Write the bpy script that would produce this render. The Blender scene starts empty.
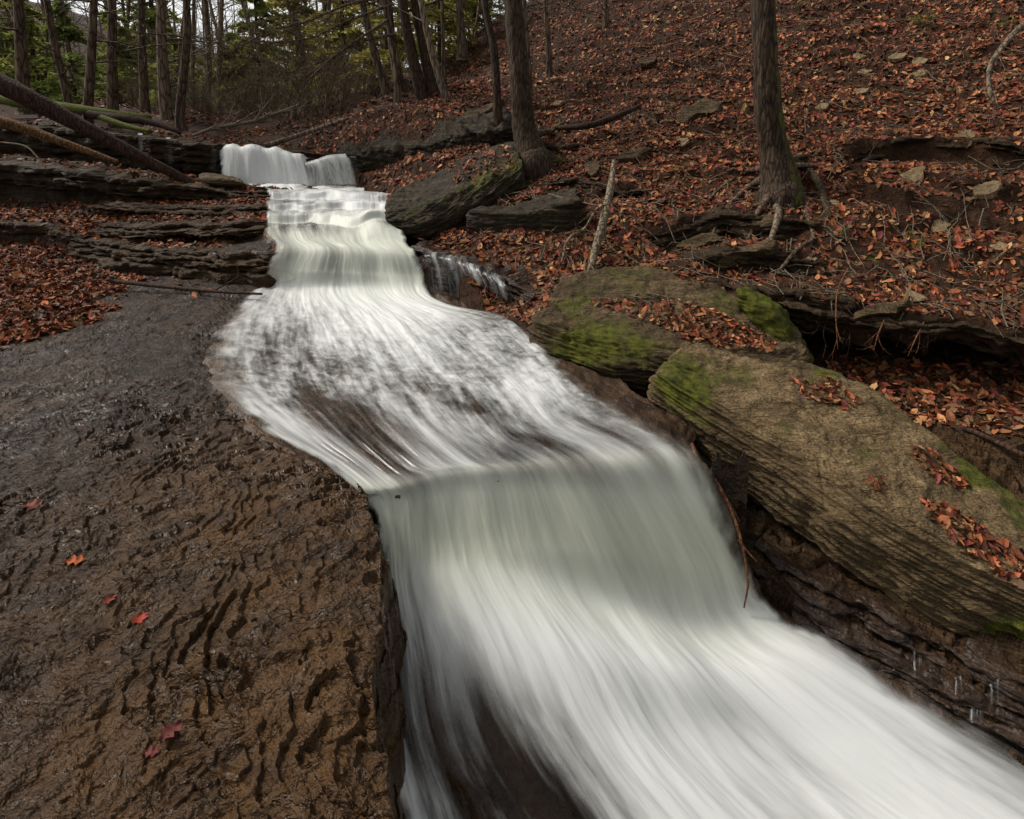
import bpy, math, random
import numpy as np
random.seed(7); rng = np.random.default_rng(11)
sc = bpy.context.scene
col = sc.collection
# ------------------------------------------------------------------ camera geometry
FP, CY, PITCH, EYE = 569.0, 220.0, math.radians(10), 1.6
CP, SP = math.cos(PITCH), math.sin(PITCH)

def ray(px, py):
    xc = (np.asarray(px, float)-512)/FP; yc = -(np.asarray(py, float)-CY)/FP
    return xc, CP+yc*SP, -SP+yc*CP
def PY(px, py, Y):                       # point on the sight line at ground distance Y
    dx, dy, dz = ray(px, py); t = Y/dy
    return np.array([dx*t, Y, EYE+dz*t])
def PZ(px, py, z):                       # point on the sight line at height z
    dx, dy, dz = ray(px, py); t = (z-EYE)/dz
    return np.array([dx*t, dy*t, z])
def proj(P):
    d = P-np.array([0, 0, EYE]); f = d[..., 1]*CP-d[..., 2]*SP; u = d[..., 1]*SP+d[..., 2]*CP
    return 512+FP*d[..., 0]/f, CY-FP*u/f

# ------------------------------------------------------------------ numpy noise
_p = rng.permutation(256); PERM = np.concatenate([_p, _p, _p])
_g = rng.normal(size=(256, 3)); GR = _g/np.linalg.norm(_g, axis=1)[:, None]
def perlin(x, y, z=0.0):
    x, y, z = np.broadcast_arrays(np.asarray(x, float), np.asarray(y, float), np.asarray(z, float))
    xi, yi, zi = np.floor(x).astype(int), np.floor(y).astype(int), np.floor(z).astype(int)
    xf, yf, zf = x-xi, y-yi, z-zi
    u, v, w = [t*t*t*(t*(t*6-15)+10) for t in (xf, yf, zf)]
    def g(i, j, k):
        h = PERM[PERM[PERM[(xi+i) & 255]+((yi+j) & 255)]+((zi+k) & 255)]
        G = GR[h]
        return G[..., 0]*(xf-i)+G[..., 1]*(yf-j)+G[..., 2]*(zf-k)
    def l(a, b, t): return a+(b-a)*t
    return l(l(l(g(0,0,0), g(1,0,0), u), l(g(0,1,0), g(1,1,0), u), v),
             l(l(g(0,0,1), g(1,0,1), u), l(g(0,1,1), g(1,1,1), u), v), w)*1.6
def fbm(x, y, z=0.0, o=4, gain=.5):
    s = 0; a = 1; f = 1
    for k in range(o):
        s = s+a*perlin(x*f+k*17.3, y*f+k*9.1, np.asarray(z)*f+k*3.7); a *= gain; f *= 2.03
    return s
def sstep(a, b, x):
    t = np.clip((np.asarray(x)-a)/(b-a), 0, 1); return t*t*(3-2*t)
def saw(q, w=.22):                       # terrace relief without net slope
    f = q-np.floor(q); return sstep(0, w, f)-f
def poly_in(px, py, poly):
    inside = np.zeros(np.shape(px), bool); n = len(poly)
    for i in range(n):
        x1, y1 = poly[i]; x2, y2 = poly[(i+1) % n]
        if y1 == y2: continue
        c = ((y1 > py) != (y2 > py)) & (px < (x2-x1)*(py-y1)/(y2-y1)+x1)
        inside ^= c
    return inside
def seg_dist(x, y, pts):
    best = np.full(np.shape(x), 1e9)
    for (ax, ay), (bx, by) in zip(pts[:-1], pts[1:]):
        dx, dy = bx-ax, by-ay; t = np.clip(((x-ax)*dx+(y-ay)*dy)/(dx*dx+dy*dy), 0, 1)
        best = np.minimum(best, np.hypot(x-ax-t*dx, y-ay-t*dy))
    return best

# ------------------------------------------------------------------ object helpers
def tag(o, label=None, cat=None, group=None, kind=None):
    if label: o['label'] = label
    if cat: o['category'] = cat
    if group: o['group'] = group
    if kind: o['kind'] = kind
    return o
def mesh(name, V, F, mat, parent=None, base=None, smooth=True, attrs=None, uv=None, colour=None):
    V = np.asarray(V, float)
    if base is None: base = (0, 0, 0) if parent is None else None
    off = np.array(parent.location) if parent is not None and base is None else np.array(base)
    if parent is not None and parent.parent is not None: off = off+np.array(parent.parent.location)
    me = bpy.data.meshes.new(name)
    Vl = V-off
    me.vertices.add(len(Vl)); me.vertices.foreach_set('co', Vl.astype(np.float32).ravel())
    if isinstance(F, np.ndarray): F = [F]
    if F and not isinstance(F[0], np.ndarray):
        by = {}
        for f in F: by.setdefault(len(f), []).append(f)
        F = [np.array(v) for v in by.values()]
    F = [f for f in F if len(f)]
    loops = np.concatenate([f.ravel() for f in F]); tot = np.concatenate([np.full(len(f), f.shape[1]) for f in F])
    st = np.concatenate([[0], np.cumsum(tot)[:-1]])
    me.loops.add(len(loops)); me.loops.foreach_set('vertex_index', loops.astype(np.int32))
    me.polygons.add(len(tot)); me.polygons.foreach_set('loop_start', st.astype(np.int32)); me.polygons.foreach_set('loop_total', tot.astype(np.int32))
    me.polygons.foreach_set('use_smooth', np.full(len(tot), bool(smooth)))
    if uv is not None:
        l = me.uv_layers.new(name='UVMap'); l.data.foreach_set('uv', np.asarray(uv, np.float32)[loops].ravel())
    for k, a in (attrs or {}).items():
        at = me.attributes.new(k, 'FLOAT', 'POINT'); at.data.foreach_set('value', np.asarray(a, np.float32).ravel())
    if colour is not None:
        at = me.attributes.new('tone', 'FLOAT_COLOR', 'POINT')
        c = np.ones((len(Vl), 4), np.float32); c[:, :3] = colour; at.data.foreach_set('color', c.ravel())
    me.update(calc_edges=True); me.validate()
    me.materials.append(mat)
    o = bpy.data.objects.new(name, me); col.objects.link(o)
    if parent is not None: o.parent = parent
    elif base is not None: o.location = base
    return o
def empty(name, loc, label, cat, group=None):
    o = bpy.data.objects.new(name, None); o.location = [float(v) for v in loc]; o.empty_display_size = .1; col.objects.link(o)
    return tag(o, label, cat, group)
def grid_faces(nr, nc, base=0, wrap=False):
    i, j = np.meshgrid(np.arange(nr-1), np.arange(nc if wrap else nc-1), indexing='ij'); j2 = (j+1) % nc
    return np.stack([i*nc+j, i*nc+j2, (i+1)*nc+j2, (i+1)*nc+j], -1).reshape(-1, 4)+base
def normals(G):                          # G (r,c,3)
    du = np.gradient(G, axis=1); dv = np.gradient(G, axis=0); n = np.cross(du, dv)
    return n/(np.linalg.norm(n, axis=-1, keepdims=True)+1e-9)
def crom(P, n):                          # Catmull-Rom along axis 0
    P = np.asarray(P, float); m = len(P)
    E = np.concatenate([[2*P[0]-P[1]], P, [2*P[-1]-P[-2]]])
    t = np.linspace(0, m-1-1e-6, n); i = t.astype(int); f = (t-i).reshape((-1,)+(1,)*(P.ndim-1))
    a, b, c, d = E[i], E[i+1], E[i+2], E[i+3]
    return .5*(2*b+(c-a)*f+(2*a-5*b+4*c-d)*f*f+(3*b-a-3*c+d)*f**3)
def lin(P, n):
    P = np.asarray(P, float); t = np.linspace(0, len(P)-1-1e-6, n); i = t.astype(int); f = (t-i).reshape((-1,)+(1,)*(P.ndim-1))
    return P[i]*(1-f)+P[i+1]*f
def loft(C, nr, nc):                     # control grid (R,C,k) -> (nr,nc,k)
    A = crom(C, nr); return np.swapaxes(crom(np.swapaxes(A, 0, 1), nc), 0, 1)
class MB:                                # mesh collector
    def __init__(s): s.V = []; s.F = []; s.n = 0; s.A = []
    def add(s, V, F, a=None):
        V = np.asarray(V, float); s.V.append(V); s.F.append(np.asarray(F)+s.n); s.n += len(V)
        s.A.append(np.zeros(len(V)) if a is None else np.asarray(a))
    def tube(s, path, rad, sides=6, res=None, bump=0, bf=8, cap=True, flat=1.0):
        P = np.asarray(path, float); R = np.asarray(rad, float)*np.ones(len(P))
        if res: P = crom(P, res); R = lin(R, res)
        T = np.gradient(P, axis=0); T /= np.linalg.norm(T, axis=1)[:, None]+1e-9
        up = np.array([0, 0, 1.]) if abs(T[:, 2]).mean() < .8 else np.array([0, 1., 0])
        N = np.cross(T, up); N /= np.linalg.norm(N, axis=1)[:, None]+1e-9; B = np.cross(T, N)
        a = np.linspace(0, 2*np.pi, sides, endpoint=False)
        RR = R[:, None]*np.ones(sides)
        if bump:
            ca, sa = np.cos(a)[None], np.sin(a)[None]; L = np.cumsum(np.concatenate([[0], np.linalg.norm(np.diff(P, axis=0), axis=1)]))[:, None]
            o = rng.random()*50
            RR = RR*(1+bump*(fbm(ca*bf/3+o, sa*bf/3, L*3, 3)+.6*np.abs(perlin(ca*bf+o, sa*bf, L*6))))
        V = P[:, None]+RR[..., None]*(np.cos(a)[None, :, None]*N[:, None]+flat*np.sin(a)[None, :, None]*B[:, None])
        b = s.n; V2 = V.reshape(-1, 3)
        s.add(V2, grid_faces(len(P), sides, 0, True))
        if cap and sides > 3:
            for e, k in ((0, 1), (len(P)-1, -1)):
                c = np.mean(V[e], axis=0); n0 = s.n
                s.V.append(c[None]); s.A.append(np.zeros(1)); s.n += 1
                ids = b+e*sides+np.arange(sides)
                F = np.stack([ids, np.roll(ids, -1), np.full(sides, n0), np.full(sides, n0)], 1)[:, :3]
                s.F.append(F)
    def build(s, name, mat, parent=None, base=None, smooth=True, attrs=None, colour=None):
        q = [f for f in s.F if f.shape[1] == 4]; t = [f for f in s.F if f.shape[1] == 3]
        F = ([np.concatenate(q)] if q else [])+([np.concatenate(t)] if t else [])
        A = {'moss': np.concatenate(s.A)}
        if attrs: A.update(attrs)
        return mesh(name, np.concatenate(s.V), F, mat, parent, base, smooth, A, colour=colour)

# ------------------------------------------------------------------ materials
class NT:
    def __init__(s, name):
        s.m = bpy.data.materials.new(name); s.m.use_nodes = True; s.t = s.m.node_tree; s.t.nodes.clear()
        s.out = s.t.nodes.new('ShaderNodeOutputMaterial')
    def n(s, typ, **kw):
        nd = s.t.nodes.new('ShaderNode'+typ)
        for k, v in kw.items():
            if k.startswith('i_'):
                key = k[2:]; key = int(key) if key.isdigit() else key.replace('_', ' ')
                if hasattr(v, 'is_output') or isinstance(v, bpy.types.NodeSocket): s.t.links.new(v, nd.inputs[key])
                else: nd.inputs[key].default_value = v
            else: setattr(nd, k, v)
        return nd
    def math(s, op, a, b=None, clamp=False):
        nd = s.n('Math', operation=op, use_clamp=clamp)
        for i, v in enumerate((a, b)):
            if v is None: continue
            if isinstance(v, bpy.types.NodeSocket): s.t.links.new(v, nd.inputs[i])
            else: nd.inputs[i].default_value = v
        return nd.outputs[0]
    def mix(s, f, a, b, mode='MIX'):
        nd = s.n('Mix', data_type='RGBA', blend_type=mode)
        for i, v in ((0, f), (6, a), (7, b)):
            if isinstance(v, bpy.types.NodeSocket): s.t.links.new(v, nd.inputs[i])
            else: nd.inputs[i].default_value = v if i == 0 else (*v, 1)
        return nd.outputs[2]
    def ramp(s, f, stops):
        nd = s.n('ValToRGB'); s.t.links.new(f, nd.inputs[0]); e = nd.color_ramp.elements
        while len(e) < len(stops): e.new(.5)
        for i, (p, c) in enumerate(stops):
            e[i].position = p; e[i].color = (*c, 1) if len(c) == 3 else c
        return nd.outputs[0]
    def co(s, scale=(1, 1, 1), rot=(0, 0, 0), kind='Object'):
        tc = s.n('TexCoord'); mp = s.n('Mapping'); mp.inputs['Scale'].default_value = scale; mp.inputs['Rotation'].default_value = rot
        s.t.links.new(tc.outputs[kind], mp.inputs[0]); return mp.outputs[0]
    def noise(s, co, scale, detail=6, rough=.55, dist=0):
        nd = s.n('TexNoise', i_Vector=co, i_Scale=scale, i_Detail=detail, i_Roughness=rough, i_Distortion=dist); return nd.outputs[0]
    def vor(s, co, scale, feature='F1', rnd=1):
        nd = s.n('TexVoronoi', feature=feature, i_Vector=co, i_Scale=scale, i_Randomness=rnd); return nd.outputs[0]
    def attr(s, name, out='Fac'): return s.n('Attribute', attribute_name=name).outputs[out]
    def bump(s, h, strength=.5, dist=.02, normal=None):
        nd = s.n('Bump', i_Height=h, i_Strength=strength, i_Distance=dist)
        if normal is not None: s.t.links.new(normal, nd.inputs['Normal'])
        return nd.outputs[0]
    def bsdf(s, colr, rough, normal=None, spec=.5, **kw):
        b = s.n('BsdfPrincipled')
        for k, v in (('Base Color', colr), ('Roughness', rough), ('Normal', normal), ('Specular IOR Level', spec)):
            if v is None: continue
            if isinstance(v, bpy.types.NodeSocket): s.t.links.new(v, b.inputs[k])
            else: b.inputs[k].default_value = (*v, 1) if k == 'Base Color' else v
        for k, v in kw.items(): b.inputs[k.replace('_', ' ')].default_value = v
        s.b = b; s.t.links.new(b.outputs[0], s.out.inputs[0]); return b
def socket_is(v): return isinstance(v, bpy.types.NodeSocket)

def rock_mat(name, c1, c2, c3, rough=(.35, .7), scale=1.0, strata=(1, 1, 1), rot=(0, 0, 0), mossc=((.040, .042, .007), (.16, .16, .018)), bumpd=.02, auto_moss=0.0, wet=.5, crk=.12, flake=.5, fk=7):
    t = NT(name); co = t.co(); cs = t.co(strata, rot)
    n1 = t.noise(cs, 4*scale, 8, .62, .3); n2 = t.noise(cs, 22*scale, 6, .65); n3 = t.noise(co, 1.3*scale, 3)
    c = t.ramp(n1, [(.32, c1), (.5, c2), (.68, c3)])
    c = t.mix(t.math('MULTIPLY', n2, .75), c, t.mix(n3, c1, c3))
    c = t.mix(t.ramp(t.noise(co, 60*scale, 4), [(.4, (0, 0, 0)), (.75, (1, 1, 1))]), c, tuple(v*.35 for v in c1))
    crack = t.ramp(t.vor(cs, 9*scale, 'DISTANCE_TO_EDGE'), [(0, (0, 0, 0)), (.06, (1, 1, 1))])
    c = t.mix(t.math('MULTIPLY', t.attr('rust'), t.ramp(t.noise(co, 5, 6, .65), [(.35, (.25, .25, .25)), (.6, (1, 1, 1))])), c, t.mix(n1, (.022, .010, .004), (.125, .064, .022)))
    c = t.mix(t.math('MULTIPLY', t.attr('front_dark'), t.ramp(t.noise(co, 4, 6, .65), [(.3, (.55, .55, .55)), (.6, (1, 1, 1))])), c, t.mix(n1, tuple(v*.5 for v in c1), tuple(v*.75 for v in c2)))
    mo = t.math('ADD', t.attr('moss'), auto_moss)
    mn = t.noise(co, 8*scale, 9, .78)
    mf = t.math('MULTIPLY', t.math('SUBTRACT', t.math('ADD', mo, mn), 1.0), 6.0, True)
    mossn = t.noise(co, 140, 3, .6); mcol = t.mix(t.ramp(t.noise(co, 18, 4, .6), [(.35, (0, 0, 0)), (.65, (1, 1, 1))]), mossc[0], mossc[1])
    mcol = t.mix(t.math('MULTIPLY', mossn, .6), mcol, (.02, .03, .004))
    c = t.mix(mf, c, mcol)
    h = t.math('ADD', t.math('ADD', t.math('MULTIPLY', n1, 1.0), t.math('MULTIPLY', n2, .5)), t.math('MULTIPLY', crack, crk))
    f1 = t.math('FRACT', t.math('MULTIPLY', t.noise(cs, 2.6*scale, 6, .58, .4), fk)); f2 = t.math('FRACT', t.math('MULTIPLY', t.noise(cs, 7*scale, 5, .6, .3), fk*.7))
    h = t.math('ADD', h, t.math('MULTIPLY', t.math('ADD', f1, t.math('MULTIPLY', f2, .6)), t.math('MULTIPLY', t.math('SUBTRACT', 1.0, mf), flake)))
    h = t.math('ADD', h, t.math('MULTIPLY', t.math('MULTIPLY', mf, mossn), .8))
    r = t.math('ADD', t.math('MULTIPLY', t.noise(co, 9, 6, .7), rough[1]-rough[0]), rough[0])
    r = t.math('MAXIMUM', r, t.math('MULTIPLY', mf, .95))
    t.bsdf(c, r, t.bump(h, .8, bumpd), wet)
    return t.m
M = {}
M['shelf'] = rock_mat('wet_shale', (.009, .005, .003), (.036, .0205, .0105), (.085, .048, .023), (.10, .55), 1.5, (1, 1.5, 1), bumpd=.028, wet=.26, crk=0, flake=1.0, fk=9)
M['boulder'] = rock_mat('sandstone', (.04, .025, .011), (.17, .11, .05), (.37, .26, .13), (.55, .9), 1.3, (.35, 1.5, 3.5), (0, math.radians(14), math.radians(-35)), auto_moss=.13, bumpd=.04, wet=.2, flake=.8)
M['boulder2'] = rock_mat('mossy_sandstone', (.022, .014, .006), (.09, .058, .026), (.24, .16, .075), (.5, .9), 1.3, (.4, 1.2, 4), (0, 0, 0), auto_moss=.18, bumpd=.04, wet=.2, flake=.8)
M['ledge'] = rock_mat('dark_ledge_rock', (.011, .007, .0035), (.040, .024, .012), (.10, .062, .030), (.5, .85), 1.2, (.5, .5, 5), bumpd=.03, wet=.14)
M['boulder3'] = rock_mat('dark_mossy_rock', (.010, .007, .004), (.035, .025, .013), (.10, .07, .036), (.5, .9), 1.3, (.4, .8, 4), auto_moss=.27, bumpd=.04, wet=.2, flake=.8)
M['strata'] = rock_mat('layered_shale', (.014, .008, .004), (.05, .029, .014), (.12, .070, .034), (.5, .8), 1.3, (.5, .5, 4), bumpd=.03, wet=.12)
M['wetstrata'] = rock_mat('wet_layered_shale', (.010, .006, .004), (.035, .020, .012), (.09, .05, .028), (.15, .5), 1.6, (.5, .5, 4), bumpd=.02, wet=.35)
M['bed'] = rock_mat('stream_bed_rock', (.018, .010, .006), (.055, .032, .017), (.12, .07, .037), (.3, .5), 1.5, (1, 1, 1), bumpd=.02, wet=.3, crk=0)
M['soil'] = rock_mat('leaf_soil', (.014, .006, .0025), (.045, .019, .008), (.11, .048, .018), (.7, .95), 3, bumpd=.04, auto_moss=-.02, wet=.2)
M['palestone'] = rock_mat('pale_stone', (.12, .08, .035), (.26, .18, .09), (.38, .27, .14), (.6, .9), 4, auto_moss=.1, bumpd=.01, wet=.3)

def leaf_mat(name, wet=.4, rough=.5):
    t = NT(name); co = t.co(); c = t.n('Attribute', attribute_name='tone').outputs['Color']
    n = t.noise(co, 120, 3); c = t.mix(t.math('MULTIPLY', n, .5), c, (.01, .006, .004))
    t.bsdf(c, rough, t.bump(n, .4, .003), wet)
    return t.m
M['leaf'] = leaf_mat('dead_leaf', .14, .6)
def green_mat(name):
    t = NT(name); c = t.n('Attribute', attribute_name='tone').outputs['Color']
    d = t.n('BsdfDiffuse', i_Color=c); tr = t.n('BsdfTranslucent', i_Color=c); a = t.n('MixShader', i_0=.45)
    t.t.links.new(d.outputs[0], a.inputs[1]); t.t.links.new(tr.outputs[0], a.inputs[2]); t.t.links.new(a.outputs[0], t.out.inputs[0])
    return t.m
M['green'] = green_mat('needles')
def bark_mat(name, c1, c2, scale=1, lichen=.0, moss=0.0):
    t = NT(name); co = t.co((1, 1, .18)); c0 = t.co()
    n = t.noise(co, 40*scale, 6, .65); v = t.vor(co, 28*scale, 'DISTANCE_TO_EDGE')
    c = t.ramp(n, [(.35, c1), (.68, c2)])
    c = t.mix(t.ramp(v, [(0, (1, 1, 1)), (.16, (0, 0, 0))]), c, tuple(x*.3 for x in c1))
    lf = t.ramp(t.noise(c0, 6, 6, .7), [(.56-lichen*.3, (0, 0, 0)), (.62-lichen*.3, (1, 1, 1))]) if lichen else None
    if lichen: c = t.mix(t.math('MULTIPLY', lf, .75), c, (.17, .19, .14))
    mf = t.math('MULTIPLY', t.math('SUBTRACT', t.math('ADD', t.math('ADD', t.attr('moss'), moss), t.noise(c0, 9, 6, .7)), 1.0), 8.0, True)
    c = t.mix(mf, c, t.mix(t.noise(c0, 50, 3), (.03, .04, .005), (.12, .13, .015)))
    h = t.math('ADD', n, t.math('MULTIPLY', v, 1.2))
    t.bsdf(c, .85, t.bump(h, .9, .015/scale), .25)
    return t.m
M['bark'] = bark_mat('furrowed_bark', (.024, .014, .007), (.085, .052, .028), 1, .0, .2)
M['bark_far'] = bark_mat('grey_brown_bark', (.06, .038, .024), (.17, .115, .07), .6, .0, .14)
M['bark_pale'] = bark_mat('pale_bark', (.11, .08, .052), (.27, .20, .135), .6)
M['log'] = bark_mat('wet_log', (.022, .010, .006), (.075, .036, .020), 1, 0, .08)
M['log_tan'] = bark_mat('bare_log', (.10, .05, .018), (.24, .13, .05), 1, 0, .1)
M['log_moss'] = bark_mat('mossy_log', (.04, .03, .01), (.09, .07, .02), 1, 0, .6)
M['twig'] = bark_mat('twig', (.07, .042, .024), (.20, .13, .075), 2)
M['twig_pale'] = bark_mat('pale_twig', (.11, .085, .055), (.24, .19, .13), 2, 0)
M['birch'] = bark_mat('peeled_stick', (.12, .09, .055), (.30, .24, .16), 1, 0)
M['root'] = bark_mat('hanging_root', (.10, .04, .018), (.26, .11, .045), 2)

def water_mat():
    t = NT('silky_water'); uv = t.n('UVMap').outputs[0]
    def st(a, b, detail=3, rough=.5, d=0):
        mp = t.n('Mapping', i_Vector=uv); mp.inputs['Scale'].default_value = (a, b, 1)
        return t.noise(mp.outputs[0], 1.0, detail, rough, d)
    s1 = st(6, .9, 4, .55, .5); s2 = st(22, 1.8, 4, .6, .35); s4 = st(34, 11, 4, .65, .4); s3 = st(90, 3.2, 3, .6, .15)
    s = t.math('ADD', t.math('ADD', t.math('MULTIPLY', t.math('SUBTRACT', s1, .5), 1.5), t.math('MULTIPLY', t.math('MULTIPLY', t.math('SUBTRACT', s2, .5), 1.15), t.attr('fine'))), t.math('MULTIPLY', t.math('MULTIPLY', t.math('SUBTRACT', s3, .5), .4), t.attr('fine')))
    foam = t.attr('foam'); edge = t.attr('edge')
    s = t.math('ADD', s, t.math('MULTIPLY', t.math('SUBTRACT', s4, .5), t.math('ADD', t.math('MULTIPLY', t.attr('chop'), .9), .10)))
    amp = t.math('ADD', t.math('MULTIPLY', t.math('SUBTRACT', 1.0, foam), 1.0), .40)
    d = t.math('ADD', foam, t.math('MULTIPLY', s, amp))
    d = t.math('MULTIPLY', t.math('MULTIPLY', d, edge), 1.0, True)
    sm = t.n('MapRange', interpolation_type='SMOOTHSTEP', i_Value=d); sm.inputs[1].default_value = -.02; sm.inputs[2].default_value = 1.05; sm.inputs[3].default_value = .0; sm.inputs[4].default_value = .93
    tint = t.attr('tint')
    c = t.mix(tint, (.60, .61, .595), (.54, .56, .44))
    wh = t.n('BsdfPrincipled', i_Roughness=.6); t.t.links.new(c, wh.inputs['Base Color']); wh.inputs['Specular IOR Level'].default_value = .25
    h = t.math('ADD', t.math('MULTIPLY', s2, t.attr('fine')), t.math('MULTIPLY', s1, 1.2))
    t.t.links.new(t.bump(h, .35, .03), wh.inputs['Normal'])
    tr = t.n('BsdfTransparent'); tr.inputs[0].default_value = (.80, .76, .70, 1)
    gl = t.n('BsdfGlossy', i_Roughness=.25); gl.inputs[0].default_value = (.8, .8, .8, 1); t.t.links.new(t.bump(h, .5, .03), gl.inputs['Normal'])
    fr = t.n('Fresnel', i_IOR=1.33); m0 = t.n('MixShader'); t.t.links.new(t.math('MULTIPLY', fr.outputs[0], t.math('MINIMUM', edge, 1.0)), m0.inputs[0])
    t.t.links.new(tr.outputs[0], m0.inputs[1]); t.t.links.new(gl.outputs[0], m0.inputs[2])
    # thin film at the very edge fades out
    tr2 = t.n('BsdfTransparent'); me = t.n('MixShader'); t.t.links.new(t.math('MULTIPLY', edge, 1.0, True), me.inputs[0]); t.t.links.new(tr2.outputs[0], me.inputs[1]); t.t.links.new(m0.outputs[0], me.inputs[2])
    m1 = t.n('MixShader'); t.t.links.new(sm.outputs[0], m1.inputs[0]); t.t.links.new(me.outputs[0], m1.inputs[1]); t.t.links.new(wh.outputs[0], m1.inputs[2])
    t.t.links.new(m1.outputs[0], t.out.inputs[0])
    return t.m
M['water'] = water_mat()

W = [  # (points px,py), depth mode, values, foam, tint
 ([(236,182),(262,184),(290,185),(318,185),(343,186),(366,186),(392,186)], 'Y', [8.6,8.6,8.6,8.6,8.6,8.6,8.6], [.7,.95,1,1,.9,.6,.35], 0),
 ([(264,190),(283,193),(308,194),(330,195),(352,196),(374,198),(396,201)], 'Y', [7.6,7.6,7.6,7.6,7.6,7.6,7.5], [.4,.6,.8,.85,.8,.6,.35], 0),
 ([(266,203),(288,206),(312,207),(335,207),(356,207),(376,209),(398,218)], 'Y', [6.9,6.85,6.8,6.8,6.85,6.8,6.5], [.35,.5,.5,.65,.8,.9,.7], 0),
 ([(266,219),(286,223),(306,224),(328,224),(350,222),(374,218),(400,228)], 'Y', [6.05,6.0,6.0,6.0,6.0,6.0,6.0], [.4,.55,.5,.6,.85,.95,.7], .4),
 ([(266,236),(288,238),(310,239),(332,239),(354,240),(378,240),(408,242)], 'Y', [5.6,5.6,5.55,5.5,5.5,5.5,5.5], [.45,.6,.6,.75,.85,.9,.8], .6),
 ([(274,247),(300,248),(324,249),(344,250),(366,251),(390,252),(418,255)], 'Y', [5.32,5.32,5.3,5.3,5.3,5.28,5.25], [.5,.7,.72,.75,.78,.8,.7], .6),
 ([(266,268),(292,270),(320,271),(343,272),(368,273),(396,275),(426,278)], 'Y', [5.22,5.22,5.2,5.2,5.2,5.18,5.15], [.5,.7,.7,.7,.7,.72,.65], .6),
 ([(262,284),(288,290),(315,292),(345,293),(375,294),(405,296),(440,300)], 'z', [.02]*7, [.6,.8,.95,1,1,.95,.8], .2),
 ([(238,302),(283,310),(323,314),(365,316),(408,318),(455,317),(515,318)], 'z', [.02]*6+[0], [.6,.6,.7,.85,.85,.75,.4], 0),
 ([(210,338),(276,346),(334,348),(388,350),(440,351),(494,350),(548,348)], 'z', [.02]*6+[0], [.68,.42,.45,.62,.6,.5,.28], 0),
 ([(206,378),(288,388),(352,391),(416,393),(475,392),(530,389),(582,384)], 'z', [.02]*5+[.0,-.02], [.62,.14,.30,.45,.32,.62,.25], 0),
 ([(250,422),(326,428),(386,431),(448,431),(506,428),(560,422),(628,410)], 'z', [.02]*5+[-.0,-.03], [.82,.14,.22,.40,.25,.55,.14], 0),
 ([(312,458),(372,465),(420,463),(480,457),(538,449),(600,443),(676,435)], 'z', [.01,.0,-.0,-.01,-.01,-.02,-.04], [.78,.25,.38,.38,.25,.45,.06], 0),
 ([(350,486),(394,484),(440,474),(498,468),(558,463),(626,461),(702,455)], 'z', [.0,-.02,-.02,-.02,-.02,-.03,-.05], [.8,.6,.6,.55,.45,.6,.3], .5),
 ([(366,502),(404,502),(448,496),(508,492),(574,492),(650,498),(724,500)], 'Y', [2.27,2.30,2.36,2.40,2.43,2.45,2.50], [.75,.75,.85,.82,.72,.8,.66], .8),
 ([(377,532),(408,541),(458,545),(520,545),(602,552),(686,563),(750,565)], 'Y', [2.20,2.22,2.26,2.30,2.33,2.36,2.44], [.6,.75,.95,.92,.76,.82,.7], .9),
 ([(380,572),(412,584),(466,580),(540,588),(630,610),(710,627),(775,606)], 'Y', [2.12,2.12,2.16,2.20,2.24,2.26,2.38], [.5,.6,.95,1,.9,.8,.7], .4),
 ([(378,625),(428,652),(498,648),(586,656),(680,672),(768,676),(850,648)], 'z', [-.42,-.46,-.50,-.55,-.66,-.74,-.77], [.5,.5,.85,1,.85,1,.4], 0),
 ([(376,705),(446,735),(532,728),(628,732),(736,742),(852,744),(955,712)], 'z', [-.52,-.56,-.62,-.68,-.80,-.84,-.88], [.5,.28,.45,.92,.72,1,.35], 0),
 ([(385,775),(480,815),(590,820),(700,822),(826,825),(960,822),(1060,772)], 'z', [-.60,-.66,-.72,-.76,-.88,-.92,-.95], [.6,.22,.36,.88,.62,1,.3], 0),
 ([(410,900),(540,950),(690,960),(830,970),(990,975),(1160,960),(1290,910)], 'z', [-.68,-.76,-.84,-.9,-.98,-1,-1.03], [.4,.4,.8,1,.9,1,.5], 0)]
ctrl = []
for pts, mode, vals, foam, tint in W:
    ctrl.append([np.r_[(PY if mode == 'Y' else PZ)(p[0], p[1], v), f, tint] for p, v, f in zip(pts, vals, foam)])
ctrl = np.array(ctrl)
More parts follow.
